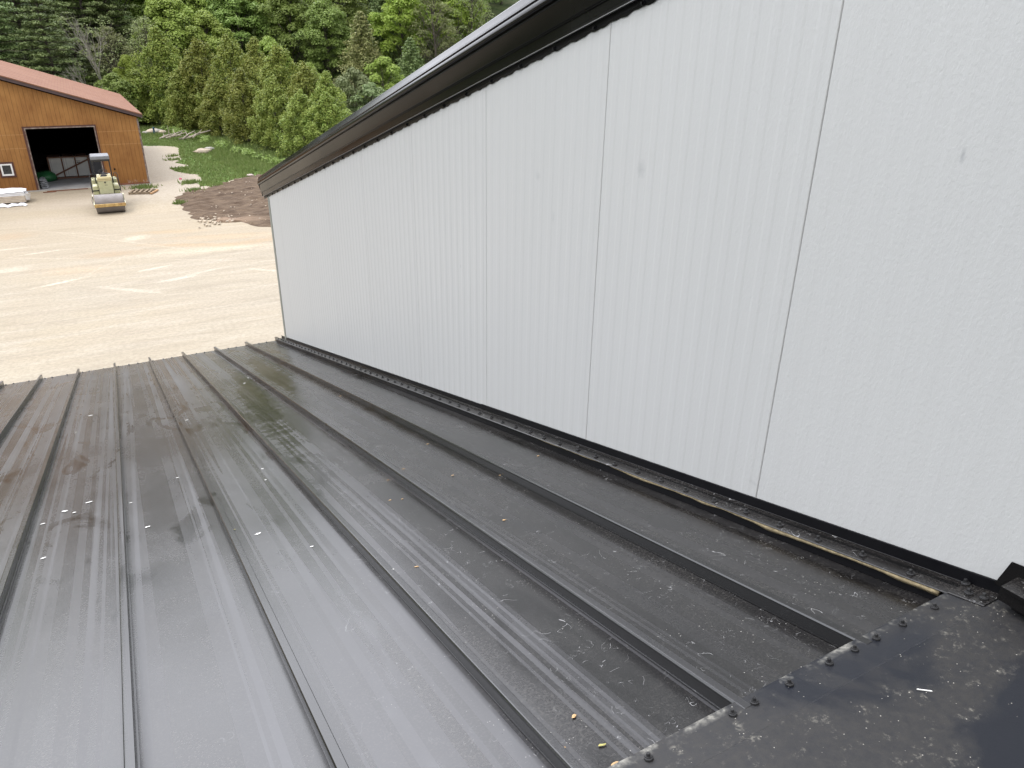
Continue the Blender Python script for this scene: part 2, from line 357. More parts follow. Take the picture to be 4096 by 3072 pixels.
M['barkpale'] = worn('pale_bare_bark', (.30, .28, .24), (.20, .185, .16), .9, 6, .2, .4)
M['lowwall'] = worn('dark_lower_cladding', (.05, .05, .052), None, .5, 2)

def ground_sand():
    t = NT('compacted_sand_and_crushed_stone'); P = t.geo.outputs['Position']
    fine = t.noise(P, 9, 6, .75); grit = t.noise(P, 26, 4, .8)
    drag = t.noise(t.pos((.22, 1.5, 1), .05), 1.5, 6, .68, .5); drag2 = t.noise(t.pos((.3, 1.9, 1), -.22), 1.1, 5, .65, .7)
    big = t.noise(P, .16, 4, .55)
    col = t.mix(t.ramp(big, (.38, 0.), (.62, 1.)), (.330, .292, .228), (.342, .296, .220))
    col = t.mix(t.math('MULTIPLY', t.ramp(drag, (.48, 0.), (.63, 1.)), .55), col, (.40, .362, .295))
    col = t.mix(t.math('MULTIPLY', t.ramp(drag2, (.50, 0.), (.66, 1.)), .50), col, (.245, .210, .160))
    y = t.xyz()[1]
    col = t.mix(t.maprange(y, 29., 35., 0., .40), col, (.335, .270, .180))      # finer, sandier fill nearer the barn
    for (cx, cy, rx, ry, rot, c, a) in (
            (.2, 31.9, 1.1, .42, -.1, (.33, .215, .12), .62), (2.6, 34.9, 1.3, .32, -.25, (.40, .28, .15), .6), (4.6, 33.0, 2.2, .38, -.25, (.44, .31, .17), .5),
            (3.2, 32.0, 1.9, .30, -.45, (.38, .255, .13), .7), (5.5, 31.6, 1.3, .34, .1, (.36, .24, .13), .7), (-3.4, 36.8, .8, .6, .2, (.36, .25, .15), .6),
            (-1.1, 30.0, 1.0, .5, -.3, (.43, .32, .20), .6), (3.6, 31.0, 2.2, .45, -.1, (.68, .60, .45), .5), (1.2, 34.3, .5, .35, .9, (.72, .66, .52), .7),
            (-3.1, 31.1, .55, .35, .3, (.72, .66, .55), .5), (2.1, 27.35, .6, .13, .3, (.74, .69, .60), .6), (3.0, 27.85, .8, .09, .35, (.72, .67, .58), .5), (1.45, 29.05, .55, .10, .35, (.80, .74, .64), .6),
            (-1.7, 28.5, .6, .10, .4, (.78, .72, .60), .6), (.4, 26.7, 1.1, .12, -.75, (.74, .68, .58), .5), (5.0, 27.0, .7, .09, -.7, (.72, .67, .59), .5),
            (2.0, 40.5, 1.4, 1.2, 0, (.50, .42, .31), .5), (-3.6, 34.4, .8, .12, .1, (.70, .64, .53), .5), (-2.3, 33.3, .7, .10, .25, (.80, .74, .62), .6),
            (-1.8, 39.5, 1.6, 1.2, 0, (.42, .36, .29), .45), (-.3, 43.5, 2.5, 1.2, 0, (.43, .37, .31), .5), (-2.9, 20.5, 1.2, .7, .2, (.45, .40, .30), .3),
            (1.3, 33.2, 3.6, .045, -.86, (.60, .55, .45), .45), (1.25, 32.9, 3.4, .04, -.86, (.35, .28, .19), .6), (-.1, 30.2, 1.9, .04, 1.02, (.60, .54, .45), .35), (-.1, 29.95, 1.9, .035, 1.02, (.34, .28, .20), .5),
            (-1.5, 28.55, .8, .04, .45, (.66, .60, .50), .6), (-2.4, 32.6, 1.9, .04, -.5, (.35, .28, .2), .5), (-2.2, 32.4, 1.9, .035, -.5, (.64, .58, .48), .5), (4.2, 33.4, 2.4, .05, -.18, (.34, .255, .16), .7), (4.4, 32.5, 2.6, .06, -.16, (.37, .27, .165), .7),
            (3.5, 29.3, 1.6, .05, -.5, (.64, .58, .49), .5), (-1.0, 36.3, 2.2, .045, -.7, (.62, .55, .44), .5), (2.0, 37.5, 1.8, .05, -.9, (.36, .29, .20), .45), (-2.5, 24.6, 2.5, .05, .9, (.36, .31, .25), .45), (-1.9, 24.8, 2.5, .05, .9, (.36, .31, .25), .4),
            (4.2, 57., 2.5, 12., 0, (.46, .42, .36), .75), (3.4, 46., 2.0, 3., 0, (.44, .39, .33), .6)):
        col = t.mix(t.math('MULTIPLY', t.patch(cx, cy, rx, ry, rot), a * (.45 if c[0] > .55 else .62)), col, c)
    rg1 = t.n('TexWave'); rg1.bands_direction = 'Y'; t.l(t.pos((1, 1, 1), .3), rg1.inputs['Vector']); rg1.inputs['Scale'].default_value = .9; rg1.inputs['Distortion'].default_value = 9; rg1.inputs['Detail'].default_value = 5; rg1.inputs['Detail Scale'].default_value = .8
    ridge = t.math('MULTIPLY', t.ramp(rg1.outputs['Fac'], (.86, 0.), (.98, 1.)), t.ramp(t.noise(P, .35, 3), (.45, 0.), (.6, 1.)))
    col = t.mix(t.math('MULTIPLY', ridge, .55), col, (.36, .31, .24))
    tw = t.n('TexWave'); tw.bands_direction = 'X'; t.l(t.pos((1, .6, 1), .9), tw.inputs['Vector']); tw.inputs['Scale'].default_value = 2.6; tw.inputs['Distortion'].default_value = 2.
    tread = t.math('MULTIPLY', t.ramp(tw.outputs['Fac'], (.3, 0.), (.7, 1.)), t.ramp(t.noise(t.pos((.5, 1.6, 1), .5), .5, 3), (.55, 0.), (.60, 1.)))
    col = t.mix(t.math('MULTIPLY', tread, .30), col, (.36, .31, .24))
    col = t.mix(t.ramp(fine, (.40, 0.), (.58, 1.)), t.mix(.42, col, (.20, .170, .13)), col)
    col = t.mix(t.math('MULTIPLY', t.ramp(grit, (.58, 0.), (.72, 1.)), .5), col, (.49, .455, .385))
    h = t.math('ADD', t.math('MULTIPLY', fine, .5), t.math('ADD', t.math('MULTIPLY', drag, .8), t.math('MULTIPLY', grit, .35)))
    return t.fin(col, .95, 0., .15, t.bump(h, .55, .06))
M['sand'] = ground_sand()
def soilmat():
    t = NT('tilled_topsoil'); P = t.geo.outputs['Position']
    n = t.noise(t.pos((.6, 1.3, 1)), 2.2, 6, .7, .5); f = t.noise(P, 14, 5, .75)
    col = t.mix(t.ramp(n, (.36, 0.), (.66, 1.)), (.062, .040, .026), (.155, .112, .076))
    col = t.mix(t.math('MULTIPLY', t.ramp(f, (.6, 0.), (.72, 1.)), .6), col, (.36, .29, .21))
    col = t.mix(t.math('MULTIPLY', t.patch(5.0, 35.9, 1.5, .5, -.2), .6), col, (.30, .215, .15))
    return t.fin(col, .95, 0., .15, t.bump(f, .8, .06))
M['soil'] = soilmat()
def foliage(name, a, b, c, trans=.33, var=.22):
    t = NT(name); p = t.objpos()
    oi = t.n('ObjectInfo')
    cl = t.noise(p, .55, 3, .6); col = t.mix(t.ramp(cl, (.35, 0.), (.65, 1.)), a, b)
    col = t.mix(t.ramp(t.geo.outputs['Random Per Island'], (.25, 0.), (1., .75)), col, c)
    hs = t.n('HueSaturation'); t.l(col, hs.inputs['Color'])
    t.l(t.maprange(oi.outputs['Random'], 0, 1, .485, .515), hs.inputs['Hue']); t.l(t.maprange(oi.outputs['Random'], 0, 1, 1.14 * (1 - var), 1.14 * (1 + var)), hs.inputs['Value'])
    t.fin(hs.outputs[0], .6, 0., .25)
    tr = t.n('BsdfTranslucent'); t.l(hs.outputs[0], tr.inputs['Color'])
    ms = t.n('MixShader'); ms.inputs[0].default_value = trans
    t.l(t.b.outputs[0], ms.inputs[1]); t.l(tr.outputs[0], ms.inputs[2]); t.l(ms.outputs[0], t.out.inputs[0])
    return t.m
M['f_maple'] = foliage('bright_spring_leaves', (.185, .265, .045), (.25, .34, .065), (.36, .44, .13))
M['f_oak'] = foliage('mid_green_leaves', (.140, .205, .042), (.19, .26, .060), (.28, .35, .12))
M['f_silver'] = foliage('grey_green_leaves', (.155, .205, .085), (.20, .25, .11), (.27, .31, .16))
M['f_lime'] = foliage('lime_leaves', (.19, .28, .035), (.25, .33, .05), (.30, .36, .09))
M['f_pine'] = foliage('dark_pine_needles', (.075, .110, .036), (.135, .18, .058), (.24, .285, .12), .12)
M['f_cedar'] = foliage('olive_cedar_sprays', (.125, .175, .032), (.185, .225, .045), (.29, .31, .075), .2, .18)
M['f_spruce'] = foliage('tan_green_needles', (.16, .195, .065), (.215, .225, .08), (.29, .285, .12), .15)
M['f_bare'] = foliage('sparse_young_leaves', (.17, .20, .075), (.20, .23, .09), (.25, .27, .13))
M['grassb'] = foliage('fresh_grass_blades', (.10, .145, .036), (.14, .185, .052), (.20, .23, .09), .3, .1)
def turf():
    t = NT('grassy_ground'); P = t.geo.outputs['Position']
    n = t.noise(P, .7, 6, .65); f = t.noise(P, 12, 4, .8)
    col = t.mix(t.ramp(n, (.35, 0.), (.65, 1.)), (.085, .145, .035), (.125, .195, .05)); col = t.mix(t.ramp(f, (.45, 0.), (.7, .6)), col, (.13, .19, .06))
    return t.fin(col, .95, 0., .1, t.bump(f, .8, .05))
M['turf'] = turf()
def forestfloor():
    t = NT('scrub_ground'); P = t.geo.outputs['Position']
    n = t.noise(P, .4, 6, .65)  # dark green to olive tone, mottled by noise
    return t.fin(t.mix(t.ramp(n, (.35, 0.), (.65, 1.)), (.05, .085, .025), (.12, .13, .06)), .95, 0., .1, t.bump(t.noise(P, 5, 4), .8, .2))
M['floor'] = forestfloor()

# ------------------------------------------------------------------ terrain
def hill(x, y):
    y0 = 86 - .45 * max(0., min(x, 60) - 12)
    d = max(0., y - y0)
    return min(40., .27 * d * min(1., d / 12))
R = random.Random(5)
def terrain():
    xs = [-900, -400, -200] + [-120 + 8 * i for i in range(41)] + [300, 500, 900]
    ys = [-300, -80, -20] + [10 * i for i in range(0, 6)] + [56 + 4 * i for i in range(50)] + [300, 500, 900]
    mb = MB(); n = len(xs)
    vs = [(x, y, hill(x, y) - .008 + (0 if y < 70 else .25 * math.sin(x * .37) * math.sin(y * .29) * min(1, (y - 70) / 20))) for y in ys for x in xs]
    fs = [(j * n + i, j * n + i + 1, (j + 1) * n + i + 1, (j + 1) * n + i) for j in range(len(ys) - 1) for i in range(n - 1)]
    mb.add(vs, fs); o = mb.build('ground', M['floor'], smooth=True); tag(o, kind='structure')
terrain()

def poly_sheet(name, pts, z, mat, step=.35, jit=.12, fn=None, seed=1, kind='structure'):
    """flat or bumpy sheet cut to an irregular outline: grid triangulated through bmesh"""
    import bmesh
    rr = random.Random(seed); P = []
    for i, p in enumerate(pts):
        q = pts[(i + 1) % len(pts)]; L = math.hypot(q[0] - p[0], q[1] - p[1]); k = max(1, int(L / step)) if L < 40 else 4
        for j in range(k):
            f = j / k; jj = jit if L < 40 else 0
            P.append((p[0] + (q[0] - p[0]) * f + rr.uniform(-jj, jj), p[1] + (q[1] - p[1]) * f + rr.uniform(-jj, jj)))
    bm = bmesh.new(); vs = [bm.verts.new((x, y, z)) for x, y in P]; bm.faces.new(vs)
    if fn:
        xs = [p[0] for p in P]; ys = [p[1] for p in P]
        for ax, lo, hi in ((0, min(xs), max(xs)), (1, min(ys), max(ys))):
            c = lo + .3
            while c < hi:
                co = (c, 0, 0) if ax == 0 else (0, c, 0); no = (1, 0, 0) if ax == 0 else (0, 1, 0)
                bmesh.ops.bisect_plane(bm, geom=bm.verts[:] + bm.edges[:] + bm.faces[:], plane_co=co, plane_no=no); c += .22 if ax else .3
        bmesh.ops.triangulate(bm, faces=bm.faces[:])
        for v in bm.verts: v.co.z = z + fn(v.co.x, v.co.y, v.is_boundary)
    else: bmesh.ops.triangulate(bm, faces=bm.faces[:])
    for f in bm.faces:
        if f.normal.z < 0: f.normal_flip()
    me = bpy.data.meshes.new(name); bm.to_mesh(me); bm.free(); me.materials.append(mat)
    o = bpy.data.objects.new(name, me); COL.objects.link(o); tag(o, kind=kind)
    if fn:
        for p in me.polygons: p.use_smooth = True
    return o
# sandy yard reaches from the buildings past the barn
yard = [(-24, -30), (60, -30), (60, 50), (14, 50), (9.5, 52), (8, 58), (8, 66.5), (3.5, 67.5), (-22, 67.5), (-25, 40)]
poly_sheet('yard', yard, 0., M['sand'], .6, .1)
LAWN = [(2.8, 66.9), (4.23, 66.48), (5.4, 66.11), (6.32, 64.97), (6.46, 63.72), (5.98, 60.04), (5.81, 57.59), (5.27, 55.95), (5.64, 55.32), (5.96, 54.29), (7.0, 54.49), (5.49, 54.0),
        (4.57, 53.63), (5.05, 51.39), (5.94, 50.2), (5.84, 48.4), (5.51, 46.82), (5.35, 45.84), (6.52, 46.01), (7.51, 47.63), (9.21, 48.71), (12, 50.0), (30, 50), (30, 84), (-4, 84), (-4, 70), (2.0, 70)]
poly_sheet('lawn', LAWN, .004, M['turf'], .4, .16)
import mathutils.noise as mn
def soil_h(x, y, edge):
    if edge: return 0
    return .05 + .10 * abs(mn.noise(Vector((x * .9, y * 1.6, 3)))) + .11 * mn.noise(Vector((x * 3, y * 3.6, 7))) + .05 * mn.noise(Vector((x * 9, y * 9, 1)))
DIRT = [(3.77, 43.04), (4.57, 44.4), (5.59, 45.0), (6.52, 46.01), (7.62, 47.4), (9.13, 48.36), (14, 48.8), (22, 48), (22, 33.), (10, 33.2), (6.59, 33.89), (5.95, 34.6), (5.57, 35.51), (4.83, 35.76), (4.45, 36.58), (3.9, 36.85), (3.85, 38.89), (3.66, 40.69)]
poly_sheet('topsoil', DIRT, .008, M['soil'], .35, .14, soil_h, 3)

def inside(p, poly):
    x, y = p; c = False; j = len(poly) - 1
    for i in range(len(poly)):
        xi, yi = poly[i]; xj, yj = poly[j]
        if (yi > y) != (yj > y) and x < (xj - xi) * (y - yi) / (yj - yi) + xi: c = not c
        j = i
    return c
def blades():
    rr = np.random.RandomState(3); V = []
    cx = rr.uniform(-1, 16, 60000); cy = rr.uniform(45, 82, 60000)
    for x, y in zip(cx, cy):
        if not inside((x, y), LAWN): continue
        if 5.0 < x < 6.5 and 55.5 < y < 58 and rr.rand() < .5: continue
        h = rr.uniform(.06, .17) * (1.7 if x > 8 or y > 72 else 1); w = rr.uniform(.03, .07); a = rr.uniform(0, 6.28); lx, ly = rr.uniform(-.1, .1, 2)
        V += [(x - w * math.cos(a), y - w * math.sin(a), 0), (x + w * math.cos(a), y + w * math.sin(a), 0), (x + lx, y + ly, h)]
    for (tx, ty, tr, n) in ((5.1, 47.4, .38, 260), (4.9, 44.6, .30, 160), (3.72, 41.2, .22, 120), (2.5, 46.75, .5, 260), (5.3, 57.6, .35, 90), (5.45, 59.5, .3, 60), (6.2, 45.6, .3, 120)):
        for _ in range(n):
            x, y = tx + rr.normal(0, tr * .7), ty + rr.normal(0, tr * .6); h = rr.uniform(.08, .25); w = rr.uniform(.02, .05); a = rr.uniform(0, 6.28)
            V += [(x - w * math.cos(a), y - w * math.sin(a), 0), (x + w * math.cos(a), y + w * math.sin(a), 0), (x + rr.uniform(-.1, .1), y + rr.uniform(-.1, .1), h)]
    o = np_mesh('grass', np.array(V), 3, M['grassb'])
    tag(o, 'short fresh green grass between the gravel and the cedars', 'grass', kind='stuff')
blades()
def lump(mb, c, r, seed, flat=1., ax=(1, 1)):
    rr = random.Random(seed); vs = []; fs = []; nu, nv = 9, 6
    for j in range(nv + 1):
        for i in range(nu):
            th = 2 * math.pi * i / nu; ph = math.pi * j / nv; k = r * (.82 + .36 * rr.random())
            vs.append((c[0] + k * ax[0] * math.sin(ph) * math.cos(th), c[1] + k * ax[1] * math.sin(ph) * math.sin(th), c[2] + k * flat * math.cos(ph)))
    for j in range(nv):
        for i in range(nu): fs.append((j * nu + i, (j + 1) * nu + i, (j + 1) * nu + (i + 1) % nu, j * nu + (i + 1) % nu))
    mb.add(vs, fs)
def pebbles():
    mb = MB(); rr = random.Random(8)
    for i in range(110):
        x, y = rr.uniform(3.7, 11), rr.uniform(34, 47)
        if not inside((x, y), DIRT): continue
        r = rr.choice([.02, .025, .03, .045]); lump(mb, (x, y, .10 + r * .3), r, i, .6)
    for i in range(60):
        x, y = rr.gauss(4.6, .5), rr.gauss(36.3, .5); lump(mb, (x, y, .05), rr.choice([.03, .05, .07]), i + 500, .6)
    o = mb.build('pebbles', M['rock']); tag(o, 'scattered pale stones over the tilled brown topsoil', 'stones', kind='stuff')
pebbles()

# ------------------------------------------------------------------ lower building with the dark standing seam roof
T = math.tan(math.radians(14.71)); H = 1.1
def rz(y, up=0.): return ZC - H - T * y + up           # height of the front roof slope
EAVE = 9.5; RIDGE_Y = .30
lower = empty('metal_roof_building', (0, 0, 0), label='low building under the dark standing seam metal roof', cat='building')
XL = -6.0
ribs_x = [-.165 + .384 * k for k in range(-15, 6)]
zr = rz(.45)                                              # ridge level under the cap
def back(y, up=0.): return zr + up - T * (.15 - y)        # back slope falls toward -y
for i, x0 in enumerate(ribs_x):
    x1 = ribs_x[i + 1] if i + 1 < len(ribs_x) else 1.78
    mb = MB(); a, b = x0 + .0105, x1 - .0105
    ny = 40; secs = []
    rr = random.Random(i)
    for j in range(ny + 1):
        y = .45 + (EAVE - .45) * j / ny
        secs.append([(a + (b - a) * u, y, rz(y) + (.0012 * math.sin(y * 1.7 + i * 2.1) + .0008 * math.sin(y * 4.1 + i)) * math.sin(math.pi * u)) for u in (0, .06, .25, .5, .75, .94, 1)])
    secs.append([(p[0], EAVE + .002, p[2] - .018) for p in secs[-1]])
    mb.loft(secs)
    p = mb.build('roof_panel', M['roof'], lower, smooth=False)
    # the seam that stands between this panel and the next
    rb = MB(); prof = [(-.0135, 0), (-.0135, .003), (-.0102, .0033), (-.0135, .036), (-.0128, .041), (-.0100, .0445), (-.0075, .045), (.0095, .045), (.011, .0435), (.010, .034), (.0085, .033), (.0085, .004), (.0135, .0035), (.0135, 0)]
    y0, y1 = .735, EAVE + .045
    rb.loft([[(x0 + px, y, rz(y) + pz + .0015) for px, pz in prof] for y in (y0, y1)], closed=True, caps=True)
    r = rb.build('seam_rib', M['rib'], p)
    if x0 > -1.9:
        for dx in ((.032, .149, .247) if x0 > -.2 else (.035, .107, .26)):
            if x0 + dx > 1.70: continue
            s = MB(); yy = EAVE - .035; zz = rz(yy)
            s.tube([(x0 + dx, yy, zz), (x0 + dx, yy, zz + .004)], [.011, .008], 8); s.tube([(x0 + dx, yy, zz + .004), (x0 + dx, yy, zz + .010)], .0055, 6)
            s.build('screw', M['screw'], p)
bm_ = MB(); bm_.loft([[(XL, y, back(y)) for y in (.45,)] + [(XL, -8, back(-8))], [(1.78, .45, zr - .0), (1.78, -8, back(-8))]])
bm_.build('rear_roof_panel', M['roof'], lower)
# body and eave trim
bd = MB(); bd.box(XL + .3, 1.76, -7.8, EAVE - .35, -.1, rz(EAVE) - .16)
bd.loft([[(XL + .3, -7.8, rz(EAVE) - .16), (XL + .3, -7.8, back(-7.8) - .05), (XL + .3, .3, zr - .08), (XL + .3, EAVE - .35, rz(EAVE - .35) - .03), (XL + .3, EAVE - .35, rz(EAVE) - .16)],
         [(1.76, -7.8, rz(EAVE) - .16), (1.76, -7.8, back(-7.8) - .05), (1.76, .3, zr - .08), (1.76, EAVE - .35, rz(EAVE - .35) - .03), (1.76, EAVE - .35, rz(EAVE) - .16)]], closed=True, caps=True)
bd.build('wall', M['lowwall'], lower)
ev = MB(); ev.box(XL, 1.78, EAVE - .05, EAVE - .004, rz(EAVE) - .17, rz(EAVE) - .021); ev.build('eave_trim', M['trim'], lower)

# ridge cap
cp = MB()
PC = ZC
prof = [(.758, PC - 1.255 - .009), (.762, PC - 1.255 - .008), (.763, PC - 1.255 + .001), (.759, PC - 1.2535), (.673, PC - 1.231), (.668, PC - 1.2275), (.45, PC - 1.206), (.30, PC - 1.196), (-.08, PC - 1.25), (-.17, PC - 1.28), (-.171, PC - 1.29)]
cp.loft([[(x, y, z) for y, z in prof] for x in [XL - .02 + (1.775 - XL + .02) * k / 30 for k in range(31)]])
cap = cp.build('ridge_cap', M['cap'], lower)
def hexscrew(mb_head, mb_washer, x, y, z, n=Vector((0, .2536, .9673)), s=1.0, rot=0.):
    n = n.normalized(); c = Vector((x, y, z))
    mb_washer.tube([c, c + n * .0035 * s, c + n * .0045 * s], [.0105 * s, .0105 * s, .0085 * s], 16)
    mb_head.tube([c + n * .0045 * s, c + n * .0065 * s, c + n * .0066 * s, c + n * .0125 * s, c + n * .014 * s], [.0082 * s, .0075 * s, .0050 * s, .0050 * s, .0042 * s], 6)
for x in (.727, .945, 1.007, 1.11, 1.236, 1.321, 1.396, 1.492, 1.615, .55, .46, .34, .2):
    a, b = MB(), MB(); yy = .737; hexscrew(a, b, x, yy, ZC - 1.055 - T * yy + .002, s=.88)
    s = a.build('screw', M['screw'], cap)
    s2 = b.build('washer', M['washer'], cap)
# closure blocks under the cap flange
cb = MB()
for i, x0 in enumerate(ribs_x):
    x1 = ribs_x[i + 1] if i + 1 < len(ribs_x) else 1.70
    if x0 > -3: cb.box(x0 + .011, x1 - .012, .715, .74, rz(.74) - .01, rz(.74) + .04)
cb.build('closure_strip', M['black'], lower)

# side wall flashing with foam
XW = 1.79
fl = MB(); wf = lambda y, up: rz(y, up)
Y0, Y1 = .672, 9.30
xin = XW - .004
ys = [Y0, .758, .7581] + [1 + k * .5 for k in range(17)] + [Y1]
secs = []
for y in ys:
    o = .003 if y < .7581 else 0.
    secs.append([(1.7032, y, wf(y, .0437)), (1.7025 , y, wf(y, .045 + o)), (1.705, y, wf(y, .0465 + o)), (xin - .002, y, wf(y, .0455 + o)), (xin, y, wf(y, .048 + o)), (xin, y, wf(y, .078 + o)), (xin + .003, y, wf(y, .079 + o))])
fl.loft(secs); flo = fl.build('wall_flashing', M['flash'], lower, solid=.0012)
lp = MB(); lp.box(xin - .0028, xin - .0012, 3.50, 9.3, 0, 0)
leg = MB()
leg.loft([[(xin - .0024, y, wf(y, .0475)), (xin - .0024, y, wf(y, .081)), (xin + .002, y, wf(y, .0825))] for y in (Y0, 3.55)])
leg.build('flashing_leg', M['black'], flo)
lg2 = MB(); lg2.loft([[(xin - .0012, y, wf(y, .0475)), (xin - .0012, y, wf(y, .079))] for y in (3.54, Y1)]); lg2.build('flashing_leg', M['black'], flo)
cl_ = MB(); cl_.loft([[(1.716, y, wf(y, .001)), (1.716, y, wf(y, .0445))] for y in (.70, Y1)]); cl_.build('flashing_closure', M['black'], flo)
# foam bead hanging below the flange edge
fm = MB(); rr = random.Random(4); secs = []; y = .78
while y < 3.6:
    k = max(.05, min(1., (3.1 - y) / 1.6)); d = (.013 + .015 * mn.noise(Vector((y * 4.3, 0, 2))) + .004 * mn.noise(Vector((y * 14, 5, 2)))) * k
    secs.append([(1.7165, y, wf(y, .0438)), (1.7050, y, wf(y, .0438)), (1.7035, y, wf(y, .0438 - d * .5)), (1.7065, y, wf(y, .0438 - d)), (1.7165, y, wf(y, .0438 - d * .8))]); y += .018
fm.loft(secs, closed=True, caps=True); fm.build('foam_strip', M['foam'], flo, smooth=True)
ysc = [1.157 + .1435 * k for k in range(-2, 57)]
for k, y in enumerate(ysc):
    if y > 9.25: break
    a, b = MB(), MB(); hexscrew(a, b, 1.7265 + .004 * math.sin(k * 1.9), y, wf(y, .0475))
    if y < 3.6:
        a.build('screw', M['screw'], flo); b.build('washer', M['washer'], flo)
    else:
        a.add(b.v, b.f); a.build('screw', M['screw'], flo)
for (x, y) in ((1.732, .724), (1.736, .69), (1.772, .755)):
    a, b = MB(), MB(); hexscrew(a, b, x, y, wf(y, .0505), s=1.0); a.build('screw', M['screw'], flo); b.build('washer', M['washer'], flo)
# flashing piece that starts at the peak and runs down the back slope
f2 = MB(); zt = ZC - 1.15
f2.loft([[(1.705, y, z - .012), (1.70, y, z), (1.703, y, z + .001), (1.783, y, z - .004), (1.7845, y, z + .03), (1.787, y, z + .031)] for y, z in ((.643, zt), (.3, zt + .01), (-.3, zt - .09), (-7.5, zt - .09 - 7.2 * T))])
f2.add([(1.7835, .699, ZC - 1.209), (1.7835, .679, ZC - 1.129), (1.7835, .60, ZC - 1.115), (1.7835, .55, ZC - 1.205)], [(0, 1, 2, 3)])
f2.box(1.712, 1.7838, -.3, .655, zt - .045, zt - .008)
f2.add([(1.74, .63, zt - .004), (1.784, .63, zt - .004), (1.784, .63, zt - .07), (1.74, .63, zt - .07)], [(0, 1, 2, 3)])
f2.add([(1.74, .63, zt - .004), (1.74, .63, zt - .07), (1.74, .1, zt - .07), (1.74, .1, zt - .004)], [(0, 1, 2, 3)])
f2o = f2.build('peak_flashing', M['flash'], lower, solid=.0012)
for y in (.60, .45):
    a, b = MB(), MB(); hexscrew(a, b, 1.737, y, zt + .004, Vector((0, 0, 1)), 1.0); a.build('screw', M['screw'], f2o); b.build('washer', M['washer'], f2o)

# ------------------------------------------------------------------ tall building with the white panel wall
upper = empty('white_panel_building', (XW, 0, 0), label='tall building clad in white embossed metal panels above the dark roof', cat='building')
upper.location = (0, 0, 0)
YE = 9.06
def wtop(y): return ZC + .748 - T * y
joints = [-4.594 + 1.01 * k for k in range(14)]         # ... 1.466, 2.476 ...
joints = [j for j in joints if j < YE - .2] + [YE]
for a, b in zip([-5.6] + joints[:-1], joints):
    mb = MB(); w = b - a; g = .0014
    prof = [(g - .002, .016), (g, .002), (g + .002, 0.)]
    n = 12; pitch = (w - .02) / n
    for k in range(n):
        c = .01 + pitch * (k + .5); da = .0019 if a > 3.3 else (.0011 if a > 1.3 else .0004); prof += [(c - .022, 0.), (c - .012, -da), (c + .012, -da), (c + .022, 0.)]
    prof += [(w - g - .002, 0.), (w - g, .002), (w - g + .002, .016)]
    mb.loft([[(XW + d, a + p, zf(a + p)) for p, d in prof] for zf in ((lambda y: 0.0), (lambda y: wtop(y)))])
    mb.build('wall_panel', M['wall'], upper)
bb = MB(); bb.loft([[(XW + .018, y, 0), (XW + .018, y, wtop(y) + .02), (12., y, wtop(y) + .02), (12., y, 0)] for y in (-5.6, YE - .002)], closed=True, caps=True)
bb.build('wall_core', M['gap'], upper)
fw = MB(); fw.box(XW + .03, 12., YE - .001, YE + .03, 0, wtop(YE) - .05); fw.build('end_wall', M['wall'], upper)
ct = MB(); ct.box(XW - .006, XW + .002, YE - .045, YE + .036, .02, wtop(YE) - .01); ct.box(XW + .002, XW + .08, YE + .031, YE + .036, .02, wtop(YE) - .01)
ct.build('corner_trim', M['cornertrim'], upper)
# rake trim that follows the sloping wall head
YR0, YR1 = -5.6, 9.30
def sweep(prof, y0=YR0, y1=YR1, n=2):
    q = MB(); q.loft([[(XW - e, y, ZC + w - T * y) for e, w in prof] for y in [y0 + (y1 - y0) * k / (n - 1) for k in range(n)]]); return q
def arc(p0, p1, bulge, n=10):
    out = []
    for k in range(n + 1):
        f = k / n; e = p0[0] + (p1[0] - p0[0]) * f; w = p0[1] + (p1[1] - p0[1]) * f; b = bulge * 4 * f * (1 - f); out.append((e + b, w)) 
    return out
clz = MB(); yy = YR0; k = 0; secs = []
while yy < YR1:                                           # profiled closure with a ragged, scalloped lower lip
    dz = .0025 * math.sin(yy * 44) + .002 * math.sin(yy * 97)
    secs.append([(XW - .001, yy, ZC + .7265 + dz - T * yy), (XW - .004, yy, ZC + .7265 + dz - T * yy), (XW - .005, yy, ZC + .7355 + dz * .5 - T * yy), (XW - .003, yy, ZC + .739 - T * yy), (XW - .003, yy, ZC + .762 - T * yy)]); yy += .02
clz.loft(secs); clz.build('wall_head_closure', M['black'], upper)
sweep([(-.0015, .7585), (.020, .7545), (.0225, .7545), (.0225, .758), (.0205, .7585)]).build('trim_lip', M['silver'], upper)
trim = sweep([(.0205, .7585), (.0205, .7685), (.0215, .770), (.0225, .8005), (.027, .8015), (.0285, .8035), (.0285, .806)]).build('soffit_trim', M['trim'], upper)
fsc = sweep([(.0275, .806), (.0315, .8075), (.0335, .8095)] + arc((.0335, .8095), (.044, .884), -.001, 6) + [(.0485, .8865), (.0485, .889), (.0465, .892), (.0455, .895)]).build('fascia', M['trim'], upper)
top = sweep([(.0455, .895), (.056, .8965), (.0605, .900), (.0622, .906)] + [(.0622 - .0125 * (1 - math.cos(a)) / .18, .906 + .030 * math.sin(a) / math.sin(.6)) for a in [.6 * k / 10 for k in range(1, 11)]] + [(.0535, .9365), (.0550, .938), (.0548, .9405), (.0520, .942), (.0450, .979), (.040, .984), (-.02, .988)])
top.build('rake_cap', M['trim'], upper, smooth=True)
up = MB(); up.loft([[(XW - .026, y, ZC + .985 - T * y), (12.3, y, ZC + .985 - T * y), (12.3, y, ZC + .86 - T * y), (XW - .015, y, ZC + .86 - T * y)] for y in (YR0, YR1)], closed=True, caps=True)
up.build('roof_slab', M['trim'], upper)
